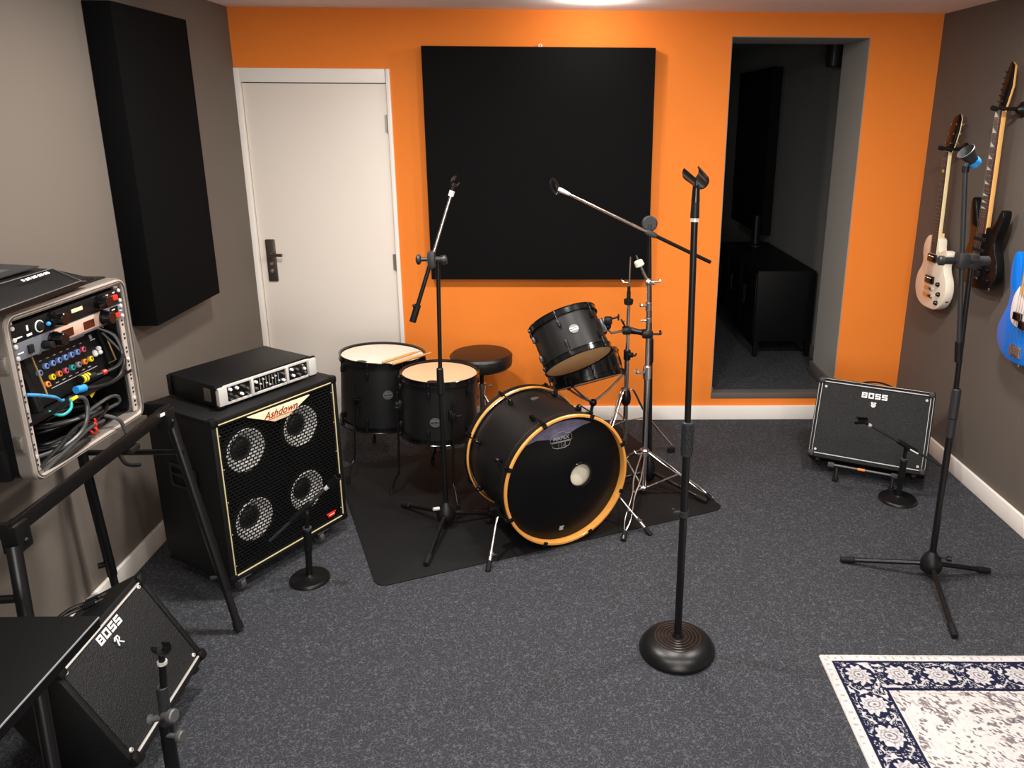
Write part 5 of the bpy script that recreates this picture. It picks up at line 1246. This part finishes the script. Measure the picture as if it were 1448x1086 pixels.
# device lying on the case
dv_ = thing('stage_box', 'black wedge-shaped device with white lettering lying on top of the rack case', 'audio device', (-1.43, 1.86, SZ + .005 + KH + .011))
pts = [(-.16, 0), (.155, 0), (.155, .018), (.085, .060), (-.16, .072)]
XL = Matrix(((0, 0, 0, 0), (0, 0, 0, 0), (0, 0, 0, 0), (0, 0, 0, 1)))
bdy = MB(); 
# profile runs across X; tapered toward +Y
def wedge(mb, prof, y0, y1, s1):
    a = [mb._v((p[0], y0, p[1])) for p in prof]; b = [mb._v((p[0] * s1 - .01, y1 + (.05 if p[1] < .03 else 0), p[1] * .85 if p[1] > .03 else p[1])) for p in prof]
    n = len(prof)
    for i in range(n): mb.bm.faces.new([a[i], a[(i + 1) % n], b[(i + 1) % n], b[i]])
    mb.bm.faces.new(a[::-1]); mb.bm.faces.new(b)
wedge(bdy, pts, -.35, .265, .93); bdy.build('body', M['black'], dv_)
MB().box((-.03, .06, .0665), (.17, .36, .004), Matrix.Rotation(rad(3), 3, 'Y'), bevel=.001).build('screen', M['clipgrey'], dv_)
MB().box((-.02, .14, .0690), (.09, .05, .002), Matrix.Rotation(rad(3), 3, 'Y')).build('painted_reflection', M['plate'], dv_)  # grey patch painted on as a reflection in the device top
lt = MB()
for k in range(9): lt.box((.1005 + .0012 * (k % 2), .10 + .0125 * k, .053), (.008, .008, .001), Matrix.Rotation(rad(31), 3, 'Y'))
lt.build('lettering', M['wtext'], dv_)
ed = MB(); ed.tube([(.156, -.34, .019), (.146, .262, .0185)], .0018, 6).tube([(.087, -.34, .061), (.072, .262, .052)], .0016, 6).tube([(.147, .263, .017), (.130, .315, .006)], .0016, 6).tube([(.146, .262, .0185), (.072, .264, .052)], .0014, 6); ed.build('edge_trim', M['plate'], dv_)

# black table, lower left
TZ = .700
tb_ = thing('table', 'plain black table top cutting into the lower left corner', 'table', (-1.27, 1.05, 0))
tm_ = MB(); tm_.box((.0, 0, TZ - .014), (.585, .845, .028), bevel=.0025); tm_.build('table_top', M['darkmetal'], tb_)
MB().box((.2932, 0, TZ - .0025), (.002, .840, .004), bevel=.0008).build('edge_highlight', M['greyp'], tb_)['label'] = 'painted highlight along the edge'  # grey strip paints a highlight along the table's bevelled edge
for sx in (-1, 1):
    for sy in (-1, 1):
        MB().cyl((sx * .22 - .04, sy * .24 - .10, 0), (sx * .22 - .04, sy * .24 - .10, TZ - .028), .020, n=16).build('leg', M['blackm'], tb_)
# dark flat case standing at the near end of the rack stand
sc = thing('equipment_case', 'small black equipment box standing on the near end of the rack stand shelf', 'case', (-1.45, 1.715, SZ))
MB().box((0, 0, .085), (.16, .08, .17), bevel=.006).build('body', M['black'], sc)
MB().box((.082, 0, .06), (.004, .05, .03), bevel=.001).build('socket_panel', M['plate'], sc)

bg = thing('equipment_bag', 'dark rounded bag on the floor beneath the black table, lower left', 'bag', (-1.30, 1.30, 0))
MB().box((0, 0, .11), (.30, .34, .22), bevel=.07, seg=4).build('bag_body', M['rubber'], bg)
MB().tube([(.06, -.10, .21), (.07, -.06, .245), (.07, .06, .245), (.06, .10, .21)], .011, 8, smooth=4).build('bag_handle', M['rubber'], bg)

# ------------------------------------------------------------------ wall guitars
def spline(pts, n=6): return [(p.x, p.y) for p in smooth_path([Vector((x, z, 0)) for x, z in pts], n, closed=True)]
def string(mb, a, b, r=.0006): mb.tube([a, b], r, 5)
def hanger(label, p):
    """p: yoke centre; arm runs to the wall at x = R"""
    t = thing('guitar_hanger', label, 'guitar hanger', (R, p[1], p[2]))
    dx = p[0] - R
    MB().lathe([(0, 0), (.034, 0), (.034, .006), (.020, .014), (.012, .03), (0, .03)], RY(-90), 24).build('wall_plate', M['black'], t)
    MB().tube([(-.01, 0, 0), (dx + .02, 0, .004)], .0085, 12).build('arm', M['black'], t)
    yk = MB()
    for s in (-1, 1): yk.tube([(dx + .024, 0, .004), (dx + .020, s * .030, .002), (dx - .045, s * .034, .004)], .0075, 10)
    yo = yk.build('yoke', M['black'], t)
    for s in (-1, 1): MB().tube([(dx - .030, s * .034, .003), (dx - .052, s * .034, .008)], .0105, 12).build('foam_sleeve', M['rubber'], yo)
    return t

def guitar(label, loc_, tilt, build):
    mtx = Matrix.Translation(Vector(loc_)) @ Matrix.Rotation(rad(-90), 4, 'Z') @ Matrix.Rotation(rad(tilt), 4, 'Y')
    t = thing('electric_guitar', label, 'guitar', mtx=mtx); build(t); return t
def tuner(parent, x, y, z, s, mname='chrome'):
    MB().cyl((x, y - .014, z), (x, y + .006, z), .0035, n=10).cyl((x, y + .010, z), (x + s * .018, y + .010, z), .0025, n=8).sphere((x + s * .024, y + .010, z), .0075, (1, .5, .8), 10).build('tuner', M[mname], parent)

# white single-cut guitar
def white_g(t):
    bo = [(0, 0), (.075, .006), (.135, .040), (.166, .100), (.160, .160), (.128, .205), (.118, .240), (.135, .275), (.140, .300), (.122, .315), (.092, .312), (.062, .300), (.045, .315), (.036, .358), (.0, .372), (-.05, .376), (-.090, .362), (-.117, .325), (-.122, .280), (-.112, .240), (-.120, .205), (-.153, .160), (-.166, .100), (-.138, .038), (-.075, .006)]
    MB().prism(spline(bo, 5), -.002, .042, .006).build('body', M['gwhite'], t)
    nk = MB(); nk.prism([(-.0285, .285), (.0285, .285), (.0215, .795), (-.0215, .795)], -.004, .016, .003); nk.prism([(-.03, .30), (.03, .30), (.026, .39), (-.026, .39)], .0, .03, .004); no_ = nk.build('neck', M['neckcream'], t)
    MB().prism([(-.0270, .287), (.0270, .287), (.0205, .794), (-.0205, .794)], -.009, -.003, .001).build('fretboard', M['rosewood'], no_)
    frm = MB(); L_ = .62
    z = .10; sc_ = .795
    for k in range(1, 22):
        zz = .795 - L_ * (1 - 2 ** (-k / 12)) * 1.02
        w = .0205 + (.795 - zz) / .508 * .0065
        if zz > .29: frm.box((0, -.0095, zz), (2 * w, .0016, .0016))
    frm.build('frets', M['steel'], no_)
    MB().lathe([(0, -.0005), (.0085, -.0005), (.0085, .001), (0, .001)], T(.004, -.0098, .700) @ RX(90), 16).build('sticker', M['yellow'], t)['label'] = 'round yellow sticker on the fretboard'
    hs = [(-.021, .79), (.021, .79), (.036, .83), (.040, .90), (.030, .955), (.012, .975), (-.012, .968), (-.030, .955), (-.040, .90), (-.036, .83)]
    h = MB(RX(0)).prism(hs, .0, .014, .002, T(0, 0, .79) @ RX(-9) @ T(0, 0, -.79)).build('headstock', M['gblack'], t)
    MB().prism(hs, .010, .017, .001, T(0, 0, .79) @ RX(-9) @ T(0, 0, -.79)).build('headstock_back', M['neckcream'], h)
    for k in range(3):
        for s in (-1, 1): tuner(t, s * .024, .012 + .009 * k, .835 + .045 * k, s)
    for z in (.262, .150):
        pk = MB().box((.0, -.008, z), (.082, .014, .040), bevel=.004).build('pickup', M['blackgloss'], t)
        s_ = MB()
        for k in range(6): s_.sphere((-.0275 + .011 * k, -.0155, z + .009), .003, n=8)
        s_.build('pole_pieces', M['chrome'], pk)
    MB().box((0, -.009, .105), (.080, .014, .014), bevel=.004).build('bridge', M['chrome'], t)
    MB().prism(rrect(.094, .020, .008, 4, 0, .068), -.014, -.002, .003).build('tailpiece', M['chrome'], t)
    for x, z in ((.092, .140), (.108, .092), (.094, .045)): MB().cyl((x, -.001, z), (x, -.018, z), .012, .0095, 18, .002).build('knob', M['blackgloss'], t)
    st_ = MB()
    for k in range(6): string(st_, (-.0265 + .0106 * k, -.0135, .075), (-.0175 + .007 * k, -.0115, .797))
    st_.build('strings', M['steel'], t)
    MB().lathe([(0, 0), (.010, 0), (.010, .003), (0, .003)], T(.150, .02, .068) @ RY(100), 16).build('jack_plate', M['rubber'], t)
guitar('white single-cutaway electric guitar hanging on the dark grey wall nearest the orange wall', (1.965, 3.930, .780), -1.2, white_g)
hanger('black wall hanger holding the white guitar by its headstock', (1.975, 3.915, 1.585))

# black superstrat
def black_g(t):
    bo = [(0, .004), (.080, .012), (.138, .050), (.152, .100), (.138, .155), (.112, .200), (.108, .240), (.126, .285), (.142, .340), (.138, .372), (.118, .372), (.094, .335), (.062, .300), (.034, .292), (-.034, .292), (-.058, .312), (-.078, .360), (-.100, .405), (-.124, .412), (-.136, .385), (-.128, .320), (-.112, .260), (-.112, .215), (-.134, .165), (-.156, .105), (-.146, .045), (-.085, .008)]
    MB().prism(spline(bo, 5), -.002, .042, .008).build('body', M['gblack'], t)
    nk = MB(); nk.prism([(-.0280, .262), (.0280, .262), (.0215, .800), (-.0215, .800)], -.004, .018, .003); no_ = nk.build('neck', M['neckmaple'], t)
    MB().prism([(-.0275, .264), (.0275, .264), (.0212, .799), (-.0212, .799)], -.009, -.003, .001).build('fretboard', M['rosewood'], no_)
    frm = MB(); inl = MB()
    zs = [.80 - .645 * (1 - 2 ** (-k / 12)) for k in range(0, 25)]
    for k in range(1, 23):
        w = .0212 + (.80 - zs[k]) / .538 * .0063
        if zs[k] > .268: frm.box((0, -.0095, zs[k]), (2 * w, .0016, .0016))
        if k in (1, 3, 5, 7, 9, 12, 15, 17, 19):
            zm = (zs[k] + zs[k - 1]) / 2; hh_ = (zs[k - 1] - zs[k]) * .36
            inl.prism([(-w + .001, zm - hh_), (w * .45, zm - hh_), (-w + .001, zm + hh_)], -.0096, -.0090)
    frm.build('frets', M['steel'], no_); inl.build('inlays', M['pearl'], no_)
    hs = [(-.0215, .795), (.0215, .795), (.030, .83), (.040, .90), (.020, .985), (-.004, 1.0), (-.020, .955), (-.028, .88), (-.024, .83)]
    X = T(0, 0, .795) @ RX(-6) @ T(0, 0, -.795)
    h = MB().prism(hs, -.002, .006, .001, X).build('headstock', M['gblack'], t)
    MB().prism(hs, .006, .016, .002, X).build('headstock_back', M['neckmaple'], h)
    for k in range(6): tuner(t, -.016 + .0035 * k * .3, .004 + .003 * k, .835 + .0245 * k, -1)
    for z, hgt in ((.235, .018), (.185, .018), (.120, .040)): MB().box((0, -.009, z), (.084, .016, hgt), bevel=.004).build('pickup', M['rubber'], t)
    MB().box((0, -.011, .078), (.080, .018, .036), bevel=.004).build('bridge', M['black'], t)
    MB().box((.0, -.016, .060), (.078, .010, .010), bevel=.002).build('fine_tuners', M['chrome'], t)
    for x, z in ((.095, .105), (.108, .060)): MB().cyl((x, -.001, z), (x, -.018, z), .011, .009, 18, .002).build('knob', M['blackgloss'], t)
    MB().cyl((.09, -.001, .15), (.09, -.015, .15), .003, n=8).build('selector_switch', M['chrome'], t)
    MB().lathe([(0, -.002), (.009, -.002), (.010, .002), (0, .002)], T(.115, -.003, .022) @ RX(90) @ RX(180), 18).build('strap_button', M['chrome'], t)
    st_ = MB()
    for k in range(6): string(st_, (-.0265 + .0106 * k, -.0165, .080), (-.0175 + .007 * k, -.0115, .80))
    st_.build('strings', M['steel'], t)
guitar('black double-cutaway electric guitar with maple neck hanging between the white and the blue ones', (1.960, 3.500, .972), -1.0, black_g)
hanger('black wall hanger holding the black guitar under its headstock', (1.972, 3.482, 1.772))

# blue bass
def bass_g(t):
    bo = [(0, .004), (.085, .016), (.150, .060), (.168, .120), (.152, .180), (.118, .225), (.108, .270), (.118, .320), (.132, .365), (.124, .392), (.100, .385), (.070, .340), (.038, .320), (-.038, .320), (-.056, .345), (-.072, .410), (-.094, .458), (-.122, .462), (-.140, .425), (-.140, .350), (-.122, .285), (-.124, .235), (-.150, .180), (-.172, .115), (-.150, .050), (-.085, .010)]
    MB().prism(spline(bo, 5), -.002, .042, .010).build('body', M['gblue'], t)
    pg = [(-.048, .330), (-.078, .285), (-.086, .235), (-.080, .185), (-.045, .160), (.02, .158), (.055, .130), (.080, .080), (.105, .045), (.128, .060), (.120, .120), (.130, .170), (.108, .225), (.100, .275), (.108, .335), (.095, .345), (.066, .325), (.036, .318), (-.036, .318)]
    MB().prism(spline(pg, 4), -.0045, -.001, .0008).build('pickguard', M['pick_w'], t)
    nk = MB(); nk.prism([(-.031, .298), (.031, .298), (.0205, 1.02), (-.0205, 1.02)], -.006, .018, .003); no_ = nk.build('neck', M['neckmaple'], t)
    MB().prism([(-.0305, .300), (.0305, .300), (.0203, 1.019), (-.0203, 1.019)], -.011, -.005, .001).build('fretboard', M['pale_maple'], no_)
    frm = MB()
    for k in range(1, 21):
        zz = 1.02 - .845 * (1 - 2 ** (-k / 12)); w = .0203 + (1.02 - zz) / .72 * .0102
        if zz > .305: frm.box((0, -.0115, zz), (2 * w, .0018, .0022))
    frm.build('frets', M['bronze'], no_)
    hs = [(-.0205, 1.015), (.0205, 1.015), (.040, 1.06), (.044, 1.14), (.030, 1.205), (.0, 1.225), (-.028, 1.205), (-.030, 1.12), (-.026, 1.06)]
    MB().prism(hs, .0, .014, .002, T(0, 0, 1.015) @ RX(-5) @ T(0, 0, -1.015)).build('headstock', M['neckmaple'], t)
    for k in range(4): tuner(t, -.018, .010 + .004 * k, 1.06 + .04 * k, -1)
    MB().box((-.022, -.010, .205), (.052, .016, .034), bevel=.005).build('pickup', M['blackgloss'], t)
    MB().box((.024, -.010, .178), (.052, .016, .034), bevel=.005).build('pickup', M['blackgloss'], t)
    br_ = MB().box((0, -.005, .058), (.078, .008, .050), bevel=.003).build('bridge', M['chrome'], t)
    for k in range(4): MB().cyl((-.0285 + .019 * k, -.012, .045), (-.0285 + .019 * k, -.012, .078), .006, n=12).build('saddle', M['chrome'], br_)
    for x, z in ((.086, .115), (.098, .075)): MB().cyl((x, -.004, z), (x, -.022, z), .0105, .009, 18, .002).build('knob', M['blackgloss'], t)
    MB().cyl((.108, -.003, .040), (.108, -.008, .040), .006, n=14).build('jack_socket', M['chrome'], t)
    st_ = MB()
    for k in range(4): string(st_, (-.0285 + .019 * k, -.017, .05), (-.015 + .010 * k, -.0135, 1.02), .0010)
    st_.build('strings', M['steel'], t)
    MB().cyl((0, .018, .004), (0, .018, -.010), .005, n=12).build('strap_button', M['chrome'], t)
bass_t = guitar('bright blue electric bass with white pickguard, cut by the right edge', (1.962, 3.105, .733), 0.0, bass_g)
bass_t.name = 'electric_bass'
hanger('black wall hanger holding the blue bass, beyond the right edge', (1.972, 3.110, 1.735))

# ------------------------------------------------------------------ light: ceiling downlights and added fills
def lamp(x, y, power, size=.16, col=(1.0, .95, .895), spread=180):
    l = bpy.data.lights.new('downlight', 'AREA'); l.shape = 'DISK'; l.size = size; l.energy = power; l.color = col; l.spread = rad(spread)
    o = bpy.data.objects.new('downlight', l); COL.objects.link(o); o.location = (x, y, HC - .02)
    return o
def bulb(x, y, z, power, r):
    l = bpy.data.lights.new('bulb', 'POINT'); l.energy = power; l.color = (1.0, .94, .87); l.shadow_soft_size = r
    o = bpy.data.objects.new('bulb', l); COL.objects.link(o); o.location = (x, y, z)
bulb(.196, 3.935, HC - .055, 5.5, .03)
for x in (-.75, .30, 1.35):
    lamp(x, 2.60, 34 if x < 0 else 28, .18)
    lamp(x, .9, 19, .25)
lamp(.3, -.6, 16, .4)  # unseen broad fill added near the ceiling behind the camera
wl = bpy.data.lights.new('fill_light', 'AREA'); wl.shape = 'RECTANGLE'; wl.size = 1.8; wl.size_y = 1.0; wl.energy = 55; wl.color = (1, .97, .94)  # area fill added behind the camera, no window there
wo = bpy.data.objects.new('fill_light', wl); COL.objects.link(wo); wo.location = (.25, YF + .06, 1.35); wo.rotation_euler = (rad(90), 0, 0)
l_ = lamp(.6, 7.2, 1.1, .3); l_.location.z = 2.29  # unseen dim lamp added to lift the dark room walls
w = bpy.data.worlds.new('world'); SC.world = w; w.use_nodes = True
w.node_tree.nodes['Background'].inputs['Color'].default_value = (1, .95, .9, 1); w.node_tree.nodes['Background'].inputs['Strength'].default_value = 0.05
vs = SC.view_settings; vs.view_transform = 'Standard'; vs.look = 'None'; vs.exposure = 0.0; vs.gamma = 1.0; vs.use_curve_mapping = False

# repeats share a group
GROUPS = {'microphone_stand': 'full-height microphone stands', 'short_microphone_stand': 'short round-base microphone stands', 'acoustic_panel': 'black acoustic panels on the walls',
          'floor_tom': 'floor toms of the drum kit', 'guitar_amplifier': 'tilted guitar amplifiers', 'guitar_hanger': 'guitar hangers on the right wall', 'rack_unit': 'units screwed into the rack case',
          'audio_cable': 'cables in the rack case', 'electric_guitar': 'guitars on the right wall', 'electric_bass': 'guitars on the right wall'}
for o in bpy.data.objects:
    if o.parent is None and 'label' in o and o.name.split('.')[0] in GROUPS: o['group'] = GROUPS[o.name.split('.')[0]]
